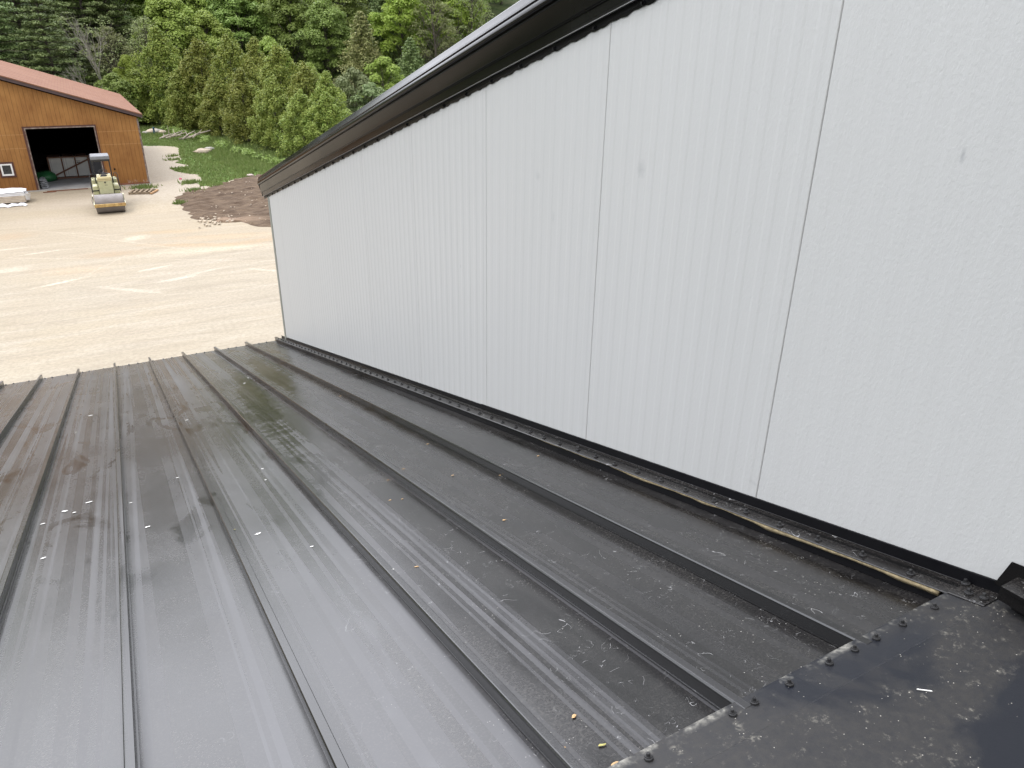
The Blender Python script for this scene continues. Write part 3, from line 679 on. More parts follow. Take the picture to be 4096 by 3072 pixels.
ec = MB(); ec.add([(XW - e, YR1 + .001, ZC + w - T * YR1) for e, w in [(0, .76), (.0225, .7545), (.0285, .806), (.0505, .889), (.062, .906), (.052, .942), (.045, .979), (-.02, .985), (-.02, .76)]], [tuple(range(8))]); ec.build('rake_end_cap', M['trim'], upper)
yk = 2.276 - .28 * 5
while yk < 9.12:
    s = MB(); c = Vector((XW - .004, yk, ZC + .737 - T * yk)); n = Vector((-1, 0, 0))
    s.tube([c, c + n * .004], [.0105, .009], 12); s.tube([c + n * .004, c + n * .011], .006, 6)
    s.build('screw', M['black'], trim); yk += .2825
hk = MB(); yk = 2.95
hk.rbox((XW - .02, 3.02, ZC + 1.003 - T * 3.02), (.035, .03, .018)); hk.tube([(XW - .02, 3.02, ZC + 1.008 - T * 3.02), (XW - .02, 3.02, ZC + 1.022 - T * 3.02)], .009, 8)
hk.build('roof_clip', M['pink'], upper)

# ------------------------------------------------------------------ little things lying on the roof
def flake(x, y, r, mat, name, label, cat, group, k, ar=1.6, up=.0):
    mb = MB(); rr = random.Random(k); n = 9; z = rz(y) + .0025 + up; vs = [(0, 0, .0016)]
    for i in range(n):
        t = 2 * math.pi * i / n; q = r * (.6 + .6 * rr.random()); vs.append((q * ar * math.cos(t), q * math.sin(t), 0))
    a = rr.uniform(-.5, .5); ca, sa = math.cos(a), math.sin(a)
    vs = [(vx * ca - vy * sa, vx * sa + vy * ca, vz - T * (vx * sa + vy * ca)) for vx, vy, vz in vs]
    mb.add(vs, [(0, 1 + i, 1 + (i + 1) % n) for i in range(n)] + [tuple(range(n, 0, -1))])
    o = mb.build(name, mat); o.location = (x, y, z); return tag(o, label, cat, group)
W = [(-.359, 6.243, .012), (-.436, 5.616, .006), (-.308, 3.667, .010), (-.408, 3.607, .012), (-.365, 3.548, .007), (-.489, 3.481, .007), (-.454, 2.994, .008), (-.125, 3.481, .006), (-.07, 3.053, .009),
     (.278, 5.256, .010), (.103, 3.741, .006), (.862, 6.436, .010), (.936, 6.706, .007), (.496, 3.528, .006), (.475, 3.318, .005), (.314, 2.612, .009), (.461, 2.327, .006)]
for k, (x, y, r) in enumerate(W):
    flake(x, y, r * .9, M['dropping'], 'white_fleck', 'small white dried fleck on the dark metal roof panels', 'fleck', 'white flecks on the roof', k)
for k, (x, y) in enumerate([(1.331, 4.994), (1.312, 3.249), (1.058, 2.942), (1.197, 2.674), (.858, 2.579), (.904, 2.553), (1.124, 2.047), (1.357, 2.51), (1.622, 2.623), (.944, 2.842), (.71, 1.901)]):
    flake(x, y, .0045, M['leafdry'], 'bark_chip', 'tiny tan bark chip resting on the dark roof metal', 'chip', 'tan chips on the roof', 40 + k, 2.)
flake(.638, 1.934, .004, M['dropping'], 'pellet', 'small white pellet beside the seam in the middle of the roof', 'pellet', None, 60, 1.1, .002)
for k, (x, y, mt, lb) in enumerate([(.238, 2.731, 'leafyel', 'yellow green leaf scrap against a seam at the centre left of the roof'), (.707, .852, 'leafyel', 'narrow yellow leaf curl near the ridge cap edge'), (.709, .962, 'leafdry', 'thin curved tan leaf on the roof below the ridge cap'),
                                     (.634, .892, 'leafdry', 'pale tan triangular seed scale beside the lowest seam'), (.694, .796, 'leafdry', 'tan twiggy leaf crumb touching the ridge cap edge')]):
    flake(x, y, .0042, M[mt], 'fallen_leaf', lb, 'leaf', None, 70 + k, 2.2, .001)
st = MB(); st.rbox((0, 0, 0), (.030, .0022, .0015), 0); so = st.build('straw_stick', M['dropping']); so.location = (1.321, .573, ZC - 1.2165); so.rotation_euler = (0, 0, -.67)
tag(so, 'pale straight sliver of wood lying on the ridge cap', 'stick')

# ------------------------------------------------------------------ barn
BY = 48.0; BS = .327; EX = 3.22
barn = empty('barn', (0, 0, 0), label='orange brown plywood sided barn with red shingle roof and open doorway', cat='barn')
RX = -6.2
def btop(x): return 3.60 + BS * (2.96 - x) if x > RX else 3.60 + BS * (2.96 - RX) - BS * (RX - x)
WXL = 2 * RX - 2.96
def wallseg(mb, x0, x1, z0, z1=None):
    xs = [x0] + ([RX] if x0 < RX < x1 else []) + [x1]
    for a, b in zip(xs[:-1], xs[1:]):
        za, zb = (btop(a), btop(b)) if z1 is None else (z1, z1)
        mb.add([(a, BY, z0), (b, BY, z0), (b, BY, zb), (a, BY, za), (a, BY + .16, z0), (b, BY + .16, z0), (b, BY + .16, zb), (a, BY + .16, za)],
               [(0, 1, 2, 3), (7, 6, 5, 4), (0, 4, 5, 1), (3, 2, 6, 7), (0, 3, 7, 4), (1, 5, 6, 2)])
mb = MB(); DX0, DX1, DZ = -2.50, .78, 3.24; WX0, WX1, WZ0, WZ1 = -3.97, -3.44, .90, 1.50
wallseg(mb, WXL, WX0, .06); wallseg(mb, WX0, WX1, .06, WZ0); wallseg(mb, WX0, WX1, WZ1); wallseg(mb, WX1, DX0, .06); wallseg(mb, DX0, DX1, DZ); wallseg(mb, DX1, 2.96, .06)
fwall = mb.build('front_wall', M['siding'], barn)
sw = MB(); sw.box(2.80, 2.96, BY + .16, 66, .06, 3.60); sw.build('side_wall', M['siding'], barn)
sw = MB(); sw.box(WXL, WXL + .16, BY + .16, 66, .06, 3.60); sw.box(WXL, 2.96, 66, 66.15, .06, 3.6); sw.add([(WXL, 66, 3.6), (2.96, 66, 3.6), (RX, 66, btop(RX))], [(0, 1, 2)]); sw.build('rear_wall', M['siding'], barn)
li = MB(); li.box(2.70, 2.79, BY + .2, 65.9, .1, 3.5); li.box(WXL + .2, WXL + .3, BY + .2, 65.9, .1, 3.5); li.box(WXL + .3, 2.7, 65.6, 65.7, .1, 3.6)
li.loft([[(WXL + .1, y, 3.5), (RX, y, btop(RX) - .1), (2.8, y, 3.5)] for y in (BY + .2, 65.9)]); li.box(WXL + .3, -2.75, BY + .17, BY + .22, .1, 3.5); li.box(1.0, 2.7, BY + .17, BY + .22, .1, 3.5)
li.build('interior_shade_lining', M['inside'], barn)  # added dark lining so the doorway shows black
sl = MB(); sl.box(WXL - .03, 3.03, BY - .03, 66.2, -.2, .055); sl.build('foundation', M['conc'], barn)
sl = MB(); sl.box(WXL + .2, 2.7, BY - .025, 65.5, .0555, .062); sl.build('floor_slab', M['slab'], barn)
rf = MB()
for sgn in (1, -1):
    ex = EX if sgn > 0 else 2 * RX - EX
    def q(x): return 3.78 + BS * (3.28 - (x if sgn > 0 else 2 * RX - x))
    rf.loft([[(RX, y, q(RX)), (ex, y, q(ex)), (ex, y, q(ex) - .06), (RX, y, q(RX) - .06)] for y in (BY - .27, 66.45)], closed=True, caps=True)
roof = rf.build('roof', M['shingle'], barn)
fs = MB()
for sgn in (1, -1):
    ex = (EX - .005) if sgn > 0 else 2 * RX - EX + .005
    def q(x): return 3.78 + BS * (3.28 - (x if sgn > 0 else 2 * RX - x)) - .061
    fs.loft([[(RX, y, q(RX)), (ex, y, q(ex)), (ex, y, q(ex) - .15), (RX, y, q(RX) - .15)] for y in (BY - .25, BY - .20)], closed=True, caps=True)
    fs.loft([[(x, y, q(x)) for x in (ex, ex - .03 * sgn)] + [(ex - .03 * sgn, y, q(ex) - .14), (ex, y, q(ex) - .14)] for y in (BY - .199, 66.4)], closed=True, caps=True)
fs.build('fascia_board', M['fascia'], barn)
cb = MB(); cb.box(2.90, 2.985, BY - .02, BY - .003, .06, 3.55); cb.box(2.962, 2.985, BY - .003, BY + .09, .06, 3.55); cb.build('corner_board', M['weathered'], barn)
df = MB(); df.box(DX0 - .09, DX0, BY - .02, BY - .002, .06, DZ + .07); df.build('door_casing', M['browntrim'], barn)
df = MB(); df.box(DX0, DX0 + .05, BY - .03, BY + .2, .062, DZ); df.box(DX1 - .045, DX1, BY - .03, BY + .2, .062, DZ); df.box(DX0 + .05, DX1 - .045, BY - .03, BY + .2, DZ - .05, DZ); df.build('door_frame', M['weathered'], barn)
df = MB(); df.box(DX1, DX1 + .07, BY - .02, BY - .002, .06, DZ + .07); df.box(DX0, DX1, BY - .02, BY - .002, DZ, DZ + .07); df.build('door_casing', M['browntrim'], barn)
wn_ = MB(); t_ = .09
for a in ((WX0 - t_, WX0, WZ0 - t_, WZ1 + t_), (WX1, WX1 + t_, WZ0 - t_, WZ1 + t_), (WX0, WX1, WZ1, WZ1 + t_), (WX0, WX1, WZ0 - t_, WZ0)): wn_.box(a[0], a[1], BY - .03, BY - .002, a[2], a[3])
win = wn_.build('window', M['browntrim'], barn)
wf_ = MB(); t_ = .075
for a in ((WX0, WX0 + t_, WZ0, WZ1), (WX1 - t_, WX1, WZ0, WZ1), (WX0 + t_, WX1 - t_, WZ1 - t_, WZ1), (WX0 + t_, WX1 - t_, WZ0, WZ0 + t_)): wf_.box(a[0], a[1], BY - .045, BY + .06, a[2], a[3])
wf_.build('window_frame', M['white'], win)
pn = MB(); pn.box(WX0 + t_, WX1 - t_, BY + .02, BY + .03, WZ0 + t_, WZ1 - t_); pn.build('pane', M['screen'], win)
vp = MB(); vp.tube([(1.33, BY - .05, .93), (1.33, BY + .01, .93)], .045, 12); vp.build('vent_pipe', M['black'], barn)
sil = MB(); sil.box(DX1 + .07, 2.97, BY - .035, BY - .021, .045, .14); sil.build('sill_board', M['rust'], barn)

# things in and by the doorway
cr = empty('crate', (-1.93, 51.5, .062), label='long open lumber crate holding white panels inside the barn doorway', cat='crate')
CL, CHh, CD = 2.78, 1.24, 1.3
mb = MB(); mb.box(.07, CL - .07, .06, CD - .1, .12, CHh - .06); pnl = mb.build('crated_panel', M['panelw'], cr)
mb = MB(); mb.box(2.05, CL - .09, .05, .059, .14, CHh - .08); mb.build('crated_panel', M['panelg'], cr)
mb = MB()
for xx in (.14, .80, .92, 1.30): mb.box(xx, xx + .012, .054, .0595, .14, CHh - .08)
mb.box(.14, 2.0, .054, .0595, CHh - .13, CHh - .12); mb.build('seam_line', M['silver'], pnl)
mb = MB(); mb.box(1.42, 1.66, .053, .0595, .965, .985); mb.box(1.47, 1.56, .053, .0595, .86, .92); mb.box(1.58, 1.62, .053, .0595, .87, .915); mb.build('stencil_mark', M['ink'], pnl)
for (x0, x1, z0, z1) in ((0, .075, 0, CHh), (CL - .075, CL, 0, CHh), (.075, CL - .075, 0, .09), (.075, CL - .075, CHh - .07, CHh)):
    q = MB(); q.box(x0, x1, 0, .05, z0, z1); q.build('frame_board', M['crate'], cr)
for xx in (.68, 1.36, 2.03):
    q = MB(); q.box(xx, xx + .075, -.004, .046, .09, CHh - .07); q.build('slat', M['crate'], cr)
    q = MB(); q.box(xx - .0, xx + .09, .05, CD, CHh - .02, CHh + .03); q.build('top_slat', M['inside'], cr)
for a, b in ((.0, .64), (.79, 1.33), (1.48, 2.0), (2.15, CL)):
    q = MB(); q.box(a, b, .052, CD, CHh - .05, CHh - .005); q.build('top_board', M['crate'], cr)
q = MB(); q.rbox((1.1, -.018, .60), (2.45, .022, .085), 0, 0, -.42); q.build('brace', M['crate'], cr)
q = MB(); q.box(0, CL, CD - .05, CD, 0, .1); q.box(.3, .4, .06, CD - .1, 0, .1); q.box(2.3, 2.4, .06, CD - .1, 0, .1); q.build('skid', M['crate'], cr)
def crumple(mb, x0, x1, y0, y1, z0, z1, seed, n=8, amp=.03):
    secs = []
    for i in range(n + 1):
        x = x0 + (x1 - x0) * i / n; s = []
        for k in range(10):
            t = 2 * math.pi * k / 10; a = amp * mn.noise(Vector((x * 9 + seed, k * 1.3, seed)))
            e = .6 if i in (0, n) else 1
            s.append((x, (y0 + y1) / 2 + (y1 - y0) / 2 * math.copysign(abs(math.cos(t)) ** .6, math.cos(t)) * e + a, max(z0, (z0 + z1) / 2 + (z1 - z0) / 2 * math.copysign(abs(math.sin(t)) ** .6, math.sin(t)) * e + a)))
        secs.append(s)
    mb.loft(secs, closed=True, caps=True)
for i in range(5):
    mb = MB(); crumple(mb, -2.42, -2.02 - .025 * i + .03 * math.sin(i * 3), 48.35, 49.5, .064 + i * .095, .064 + i * .095 + .088, i * 3 + 1)
    o = mb.build('wrapped_bundle', M['plastic'], smooth=False)
    tag(o, 'grey plastic wrapped bundle in the stack by the door jamb, ' + ('lowest', 'second from the bottom', 'middle one', 'second from the top', 'topmost')[i], 'bundle', 'grey wrapped bundles in the doorway')
mb = MB(); lump(mb, (-2.2, 51.0, .30), .42, 3, .8, (1.4, 1.2)); o = mb.build('tarp_mound', M['green'], smooth=True); tag(o, 'green tarpaulin heap in the dark beside the crate', 'tarpaulin')
# lumber stack with wrap, left of the doorway
lm = empty('lumber_stack', (-5.6, 44.55, 0), label='low stack of pale boards partly wrapped in white plastic before the barn', cat='lumber')
for i in range(6):
    q = MB(); q.box(0, 2.62 - .02 * (i % 2), 0, 1.15, .07 + .078 * i, .07 + .078 * i + .066); q.build('board_layer', M['board'] if i < 4 else M['wrap'], lm)
for xx in (.2, 1.3, 2.4):
    q = MB(); q.box(xx, xx + .09, .02, 1.1, 0, .068); q.build('bearer', M['pallet'], lm)
q = MB(); crumple(q, -.05, 2.70, -.02, 1.17, .51, .63, 5, 14, .04); q.build('plastic_wrap', M['wrap'], lm)
q = MB(); q.add([(2.625, -.02, .48), (2.86, .22, .44), (2.80, .62, .30), (2.64, 1.1, .48), (2.625, .1, .14), (2.78, .42, .10)], [(0, 1, 2, 3), (0, 4, 5, 1), (1, 5, 2), (4, 3, 2, 5)]); q.build('torn_flap', M['wrap'], lm)
q = MB(); secs = []
for i in range(17):
    f = i / 16; x = -4.9 + 1.95 * f; s = []
    for k in range(9):
        v = k / 8; s.append((x + .05 * math.sin(k * 2 + i), 43.72 + .42 * v + .10 * math.sin(i * 1.1), .02 + .13 * math.sin(math.pi * v) * abs(math.sin(i * .9 + 1)) + .05 * abs(mn.noise(Vector((i * .9, k * .9, 0))))))
    secs.append(s)
q.loft(secs); o = q.build('plastic_sheet', M['wrap'], smooth=False); tag(o, 'crumpled white plastic sheet on the sand before the lumber stack', 'plastic sheet')
q = MB(); q.rbox((-1.15, 47.62, .03), (1.95, .045, .04), .02); o = q.build('steel_bar', M['rust']); tag(o, 'long rusty bar lying along the barn door sill', 'bar', 'rusty bars')
q = MB(); q.rbox((-2.0, 47.35, .03), (.62, .045, .04), .10); o = q.build('steel_bar', M['rust']); tag(o, 'short rusty bar in front of the long one at the door sill', 'bar', 'rusty bars')
# pallet
pl = empty('pallet', (2.38, 45.2, 0), -.28, 'broken weathered wooden pallet on the gravel beside the barn corner', 'pallet')
for i, yy in enumerate((-.48, 0, .48)):
    q = MB(); q.box(-.6, .6, yy - .02, yy + .02, .015, .10); q.build('stringer', M['pallet'], pl)
for i, xx in enumerate((-.55, -.33, -.08, .18, .40)):
    q = MB(); q.rbox((xx, 0, .111), (.10, 1.06, .018), .03 * ((i * 7) % 3 - 1)); q.build('deck_board', M['pallet'], pl)
q = MB(); q.rbox((.60, -.1, .06), (.10, 1.1, .07), -.12); q.build('loose_board', M['palletnew'], pl)
# stones, flag, log pile
q = MB(); lump(q, (7.66, 60.4, .12), .42, 21, .55, (1.5, 1.)); o = q.build('boulder', M['rock'], smooth=True); tag(o, 'large flat pale boulder in the grass below the cedars', 'boulder')
q = MB(); lump(q, (8.3, 61.6, .12), .26, 22, .6, (1.4, 1.)); o = q.build('boulder', M['rockg'], smooth=True); tag(o, 'smaller grey boulder just behind the large pale one', 'boulder')
q = MB(); lump(q, (8.61, 48.41, .06), .16, 23, .5, (1.6, 1.)); o = q.build('stone', M['pink'], smooth=True); tag(o, 'pale pink stone where the grass meets the dark topsoil', 'stone')
q = MB(); q.rbox((4.72, 48.9, .04), (.14, .05, .07), .4); q.tube([(4.70, 48.92, 0), (4.70, 48.92, .16)], .006, 5); o = q.build('marker_flag', M['flag']); tag(o, 'small pink survey flag on the gravel between barn and grass', 'flag')
for i, (x, y, r, m_, lb) in enumerate(((5.05, 75.0, .26, 'rockg', 'grey stone nearest the barn in the far stone pile'), (5.45, 75.3, .34, 'rock', 'tan stone left of the blue post in the far stone pile'), (6.05, 75.4, .40, 'rockg', 'wide grey stone right of the blue post in the far stone pile'), (6.45, 75.0, .30, 'rock', 'rightmost tan stone of the far stone pile'), (5.75, 75.6, .42, 'rock', 'pale stone behind the blue post in the far stone pile'))):
    q = MB(); lump(q, (x, y, r * .4), r, 40 + i, .6, (1.2, 1)); o = q.build('stone', M[m_], smooth=True); tag(o, lb, 'stone', 'stones of the far pile')
q = MB(); q.tube([(5.72, 74.6, 0), (5.72, 74.6, .55)], .075, 10); q.tube([(5.72, 74.6, .55), (5.72, 74.6, .60)], .10, 10); o = q.build('steel_post', M['blue']); tag(o, 'short dark blue post standing in the far stone pile', 'post')
rr = random.Random(11)
for i in range(11):
    x, y = 5.7 + .23 * i, 70.3 - .18 * i + rr.uniform(-.6, .6); L = rr.uniform(.9, 2.0); a = rr.uniform(-.6, .9); r0 = rr.uniform(.035, .085)
    p0 = Vector((x, y, .1 + .05 * i % .3)); d = Vector((math.cos(a), math.sin(a), rr.uniform(-.05, .35))).normalized()
    q = MB(); q.tube([p0, p0 + d * L * .5 + Vector((0, 0, .06)), p0 + d * L], [r0, r0 * .8, r0 * .4], 7)
    e = Vector((math.cos(a + .8), math.sin(a + .8), .6)).normalized(); q.tube([p0 + d * L * .4, p0 + d * L * .4 + e * L * .4], [r0 * .5, r0 * .2], 5)
    if i == 2: q.tube([p0 + d * .3, p0 + d * .2 + Vector((.05, 0, .95))], [.05, .015], 6)
    o = q.build('dead_branch', M['deadwood']); tag(o, 'bleached dead branch in the brush pile at the foot of the cedars', 'branch', 'branches of the brush pile')

# ------------------------------------------------------------------ road roller
rl = empty('road_roller', (.62, 40.4, 0), label='small cream road roller with grey canopy and steel front drum', cat='road roller')
def cylx(mb, x0, x1, y, z, r, seg=40, rim=.0):
    mb.tube([(x0, y, z), (x1, y, z)], r, seg)
q = MB(); cylx(q, -.60, .60, 0, .425, .425, 48); d_ = q.build('front_drum', M['drum'], rl)
q = MB(); cylx(q, -.612, -.601, 0, .425, .36, 30); cylx(q, .601, .612, 0, .425, .36, 30); q.build('drum_side', M['machine'], d_)
for sx in (-1, 1):
    q = MB(); q.rbox((sx * .655, -.2, .43), (.035, .75, .14)); q.rbox((sx * .655, .32, .60), (.04, .45, .36), 0, .0); q.tube([(sx * .61, 0, .425), (sx * .69, 0, .425)], .09, 14); q.build('drum_yoke', M['pale'], rl)
q = MB(); q.box(-.66, .66, -.60, -.53, .36, .50); br_ = q.build('scraper_bar', M['rustyellow'], rl, bevel=.008)
q = MB(); q.box(-.58, .58, -.529, -.47, .34, .37); q.build('scraper_blade', M['machine'], br_)
for i in range(3):
    q = MB(); q.tube([(-.66, .1 + .1 * i, .75), (-.72, .0 - .03 * i, .60), (-.71, -.12, .5), (-.67, -.05, .42)], .011, 6); q.build('hose', M['hose'], rl)
# hood
q = MB(); q.loft([[(-.30, y0, z), (.29, y0, z), (.29, 1.35, z), (-.30, 1.35, z)] for y0, z in ((.56, .66), (.50, .80), (.52, 1.22), (.53, 1.37))], closed=True, caps=True); q.build('hood', M['sage'], rl, bevel=.02)
q = MB(); q.loft([[(-.305, y0, z), (.295, y0, z), (.295, 1.36, z), (-.305, 1.36, z)] for y0, z in ((.525, 1.375), (.53, 1.47), (.49, 1.475), (.50, 1.57))], closed=True, caps=True); q.build('dash_cowl', M['cream'], rl, bevel=.012)
q = MB(); q.tube([(-.01, .49, 1.31), (-.01, .53, 1.31)], .034, 16); q.build('hood_light', M['machine'], rl)
q = MB(); q.rbox((.02, .52, 1.185), (.13, .01, .015), 0); q.build('badge', M['machine'], rl)
for sx in (-1, 1):
    q = MB(); q.rbox((sx * .235, .68, 1.62), (.13, .16, .11), 0, 0, 0, .8); q.build('work_light', M['pale'], rl, bevel=.01)
q = MB(); q.rbox((0, .70, 1.605), (.32, .2, .09), taper=.7); q.tube([(0, .95, 1.60), (0, 1.15, 1.72)], .03, 8); q.build('control_console', M['machine'], rl, bevel=.01)
ring = [(.19 * math.cos(a), 1.16 - .08 * math.sin(a), 1.74 + .17 * math.sin(a) * .5) for a in [2 * math.pi * k / 20 for k in range(21)]]
q = MB(); q.tube(ring, .014, 8, False); q.build('steering_wheel', M['machine'], rl)
q = MB(); q.rbox((.10, 1.75, 1.18), (.45, .45, .12)); q.rbox((.10, 1.95, 1.36), (.42, .12, .36), 0, -.12); q.build('seat', M['machine'], rl, bevel=.03)
# platform, tanks, rear drum
q = MB(); q.box(-.58, .58, .65, 2.3, .62, .70); q.box(-.30, .30, .45, 1.0, .45, .62); q.build('chassis', M['machine'], rl)
for sx in (-1, 1):
    q = MB(); q.loft([[(sx * .32, y, .72), (sx * .58, y, .72), (sx * .57, y, 1.0), (sx * .55, y, 1.10), (sx * .34, y, 1.10)] for y in (.85, 1.7)], closed=True, caps=True); f = q.build('fender', M['sage'], rl, bevel=.02)
    q = MB(); q.rbox((sx * .455, 1.02, 1.115), (.21, .28, .07), taper=.8); q.build('fender_light', M['pale'], f, bevel=.02)
    q = MB(); q.rbox((sx * .46, .845, .90), (.26, .02, .05), 0, .1); q.build('step_tread', M['machine'], rl)
    q = MB(); q.loft([[(sx * .34, y, .45), (sx * .56, y, .45), (sx * .56, y, .72), (sx * .34, y, .72)] for y in (.70, 1.2)], closed=True, caps=True); q.build('water_tank', M['sage'], rl, bevel=.02)
    # hand rails
    xo = sx * .60
    q = MB(); q.tube([(sx * .44, 1.5, 1.45), (sx * .46, 1.42, 1.60), (sx * .58, 1.40, 1.60), (xo, 1.38, 1.52), (xo + sx * .02, 1.25, 1.1), (xo + sx * .02, 1.15, .74)], .017, 8); q.build('hand_rail', M['machine'], rl)
    q = MB(); q.tube([(sx * .40, 1.0, 1.40), (sx * .50, 1.0, 1.46), (sx * .56, 1.02, 1.42), (xo, 1.1, 1.05), (xo, 1.12, .78)], .014, 8); q.build('hand_rail', M['machine'], rl)
    # canopy posts
    q = MB(); q.rbox((sx * .37, 1.75, 1.40), (.055, .055, 1.54)); q.build('canopy_post', M['machine'], rl)
q = MB(); cylx(q, -.58, .58, 1.95, .425, .42, 40); q.build('rear_drum', M['drum'], rl)
q = MB(); q.box(-.56, .56, 1.95, 2.7, .70, 1.25); q.build('engine_cover', M['sage'], rl, bevel=.04)
q = MB(); q.loft([[(x * k, 1.95 + y * k2, z) for x, y in ((-.41, -.52), (.41, -.52), (.41, .55), (-.41, .55))] for z, k, k2 in ((2.16, .97, .97), (2.24, 1.0, 1.0))], closed=True, caps=True); cn = q.build('canopy_rim', M['machine'], rl, bevel=.02)
q = MB(); q.loft([[(x * k, 1.95 + y * k2, z) for x, y in ((-.41, -.52), (.41, -.52), (.41, .55), (-.41, .55))] for z, k, k2 in ((2.241, 1.01, 1.01), (2.38, .99, .99), (2.42, .94, .94))], closed=True, caps=True); q.build('canopy', M['canopy'], rl, bevel=.03)

# ------------------------------------------------------------------ trees
def leaf_quads(rs, C, N, size, ar=.6):
    """C centres (n,3), N normals (n,3) -> quads (n*4,3)"""
    n = len(C); N = N / (np.linalg.norm(N, axis=1, keepdims=True) + 1e-9)
    r = rs.normal(size=(n, 3)); A = np.cross(N, r); A /= (np.linalg.norm(A, axis=1, keepdims=True) + 1e-9); B = np.cross(N, A)
    s = (size * rs.uniform(.6, 1.35, n))[:, None]
    a, b = A * s, B * s * ar
    return np.stack([C - a, C + b * 1.0, C + a, C - b], axis=1).reshape(-1, 3)
def clump(rs, c, rad, n, size, up=.55, fill=.25):
    d = rs.normal(size=(n, 3)); d /= np.linalg.norm(d, axis=1, keepdims=True); d[:, 2] = np.where(d[:, 2] < -.35, -d[:, 2], d[:, 2])
    k = (1 - fill * rs.rand(n) ** .7) * (1 + .18 * rs.normal(size=n) * .6)
    C = np.array(c) + d * k[:, None] * np.array(rad)
    N = d + np.array([0, 0, up]) + rs.normal(size=(n, 3)) * .55
    return leaf_quads(rs, C, N, size)
def tube_trunk(mb, h, r, rs, lean=.03):
    pts = [(lean * h * math.sin(k * .9) * k / 6, lean * h * math.cos(k * 1.3) * k / 8, h * k / 6) for k in range(7)]
    mb.tube(pts, [r * (1 - .8 * k / 6) for k in range(7)], 8); return pts
def make_tree(name, kind, seed):
    rs = np.random.RandomState(seed); root = bpy.data.objects.new(name, None)
    COL.objects.link(root); parts = []; Q = []; tr = MB()
    if kind in ('broad', 'shrub', 'sparse'):
        Hh, Rr = {'broad': (11., 3.9), 'shrub': (3.2, 1.7), 'sparse': (12., 3.6)}[kind]
        z0 = {'broad': 2.0, 'shrub': .2, 'sparse': 2.5}[kind]
        pts = tube_trunk(tr, Hh * .85, .22 * Hh / 11, rs)
        nc = {'broad': 62, 'shrub': 26, 'sparse': 60}[kind]
        for i in range(nc):
            th = i * 2.399 + rs.uniform(-.4, .4); f = (i + .5) / nc; f = min(1, max(0, f + rs.uniform(-.05, .05)))
            env = math.sin(math.pi * min(1, (f * .86 + .14)) ** .85) ** .7
            rr_ = Rr * env * rs.uniform(.55, 1.0); z = z0 + (Hh - z0) * f
            c = (rr_ * math.cos(th), rr_ * math.sin(th), z)
            cr_ = Rr * rs.uniform(.22, .36) * (1 if f < .85 else .8)
            n = {'broad': 400, 'shrub': 260, 'sparse': 80}[kind]
            Q.append(clump(rs, c, (cr_, cr_, cr_ * .72), n, {'broad': .145, 'shrub': .09, 'sparse': .11}[kind], .7))
            if i % (3 if kind == 'broad' else 2) == 0:
                zb = max(.3, z - rr_ * .9 - .6); tr.tube([(0, 0, min(zb, Hh * .8)), (c[0] * .5, c[1] * .5, (zb + z) / 2 + .2), c], [.07 * Hh / 11, .045 * Hh / 11, .015], 5)
            if kind == 'sparse':
                for _ in range(3):
                    e = np.array(c) + rs.normal(size=3) * .9; tr.tube([(c[0] * .6, c[1] * .6, z - .6), tuple(e)], [.03, .008], 4)
    elif kind == 'pine':
        Hh, Rr = 15., 3.6; tube_trunk(tr, Hh * .97, .24, rs, .01)
        nw = 17
        for w in range(nw):
            f = w / (nw - 1); z = 2.2 + (Hh - 2.6) * f; L = Rr * (1 - f) ** .65 * rs.uniform(.75, 1.1) + .35; nb = 7 if f < .7 else 5
            for b in range(nb):
                th = w * 1.1 + b * 2 * math.pi / nb + rs.uniform(-.3, .3); l = L * rs.uniform(.7, 1.12)
                tip = (l * math.cos(th), l * math.sin(th), z + .25 * l * rs.uniform(0, .9)); tr.tube([(0, 0, z - .1), tip], [.05, .012], 4)
                for s in (.45, .72, 1.0):
                    c = (tip[0] * s, tip[1] * s, z + (tip[2] - z) * s + .1); r_ = (.30 + .17 * l) * (1.25 - .35 * s)
                    Q.append(clump(rs, c, (r_, r_, r_ * .42), int(110 * (1.1 - .5 * f)), .10, 1.0, .55))
    elif kind == 'spruce':
        Hh, Rr = 9.5, 3.6; tube_trunk(tr, Hh * .98, .2, rs, .005)
        nw = 22
        for w in range(nw):
            f = w / (nw - 1); z = .9 + (Hh - 1.1) * f; L = Rr * (1 - f) ** .85 + .18; nb = 9 if f < .6 else 6
            for b in range(nb):
                th = w * .8 + b * 2 * math.pi / nb + rs.uniform(-.25, .25); l = L * rs.uniform(.75, 1.15)
                for s in (.5, .95):
                    c = (l * s * math.cos(th), l * s * math.sin(th), z - .12 * l * s + .1); r_ = .30 + .20 * l
                    Q.append(clump(rs, c, (r_, r_, r_ * .62), 46, .12, .8, .5))
    elif kind == 'cedar':
        Hh, Rr = 7.8, 3.2; tube_trunk(tr, Hh * .95, .16, rs, .01)
        nc = 120
        for i in range(nc):
            f = (i + .5) / nc; z = .25 + (Hh - .6) * f; th = i * 2.399
            env = (1 - f ** 1.9) ** .85 * (.72 + .28 * min(1, f / .18)) * (1 + .22 * math.sin(th * 2 + seed)) ; rr_ = Rr * env * rs.uniform(.5, 1.12) * .84; z += rs.uniform(-.4, .5)
            c = (rr_ * math.cos(th), rr_ * math.sin(th), z); r_ = (.30 + .24 * min(1.2, env)) * rs.uniform(.75, 1.3)
            Q.append(clump(rs, c, (r_, r_, r_ * 1.7), int(150 + 90 * env), .085, .35, .4))
        for _ in range(14):
            th = rs.uniform(0, 6.28); l = rs.uniform(1., 2.); tr.tube([(0, 0, .3), (l * math.cos(th), l * math.sin(th), rs.uniform(.5, 1.2))], [.04, .01], 4)
    elif kind == 'bare':
        Hh = 12.
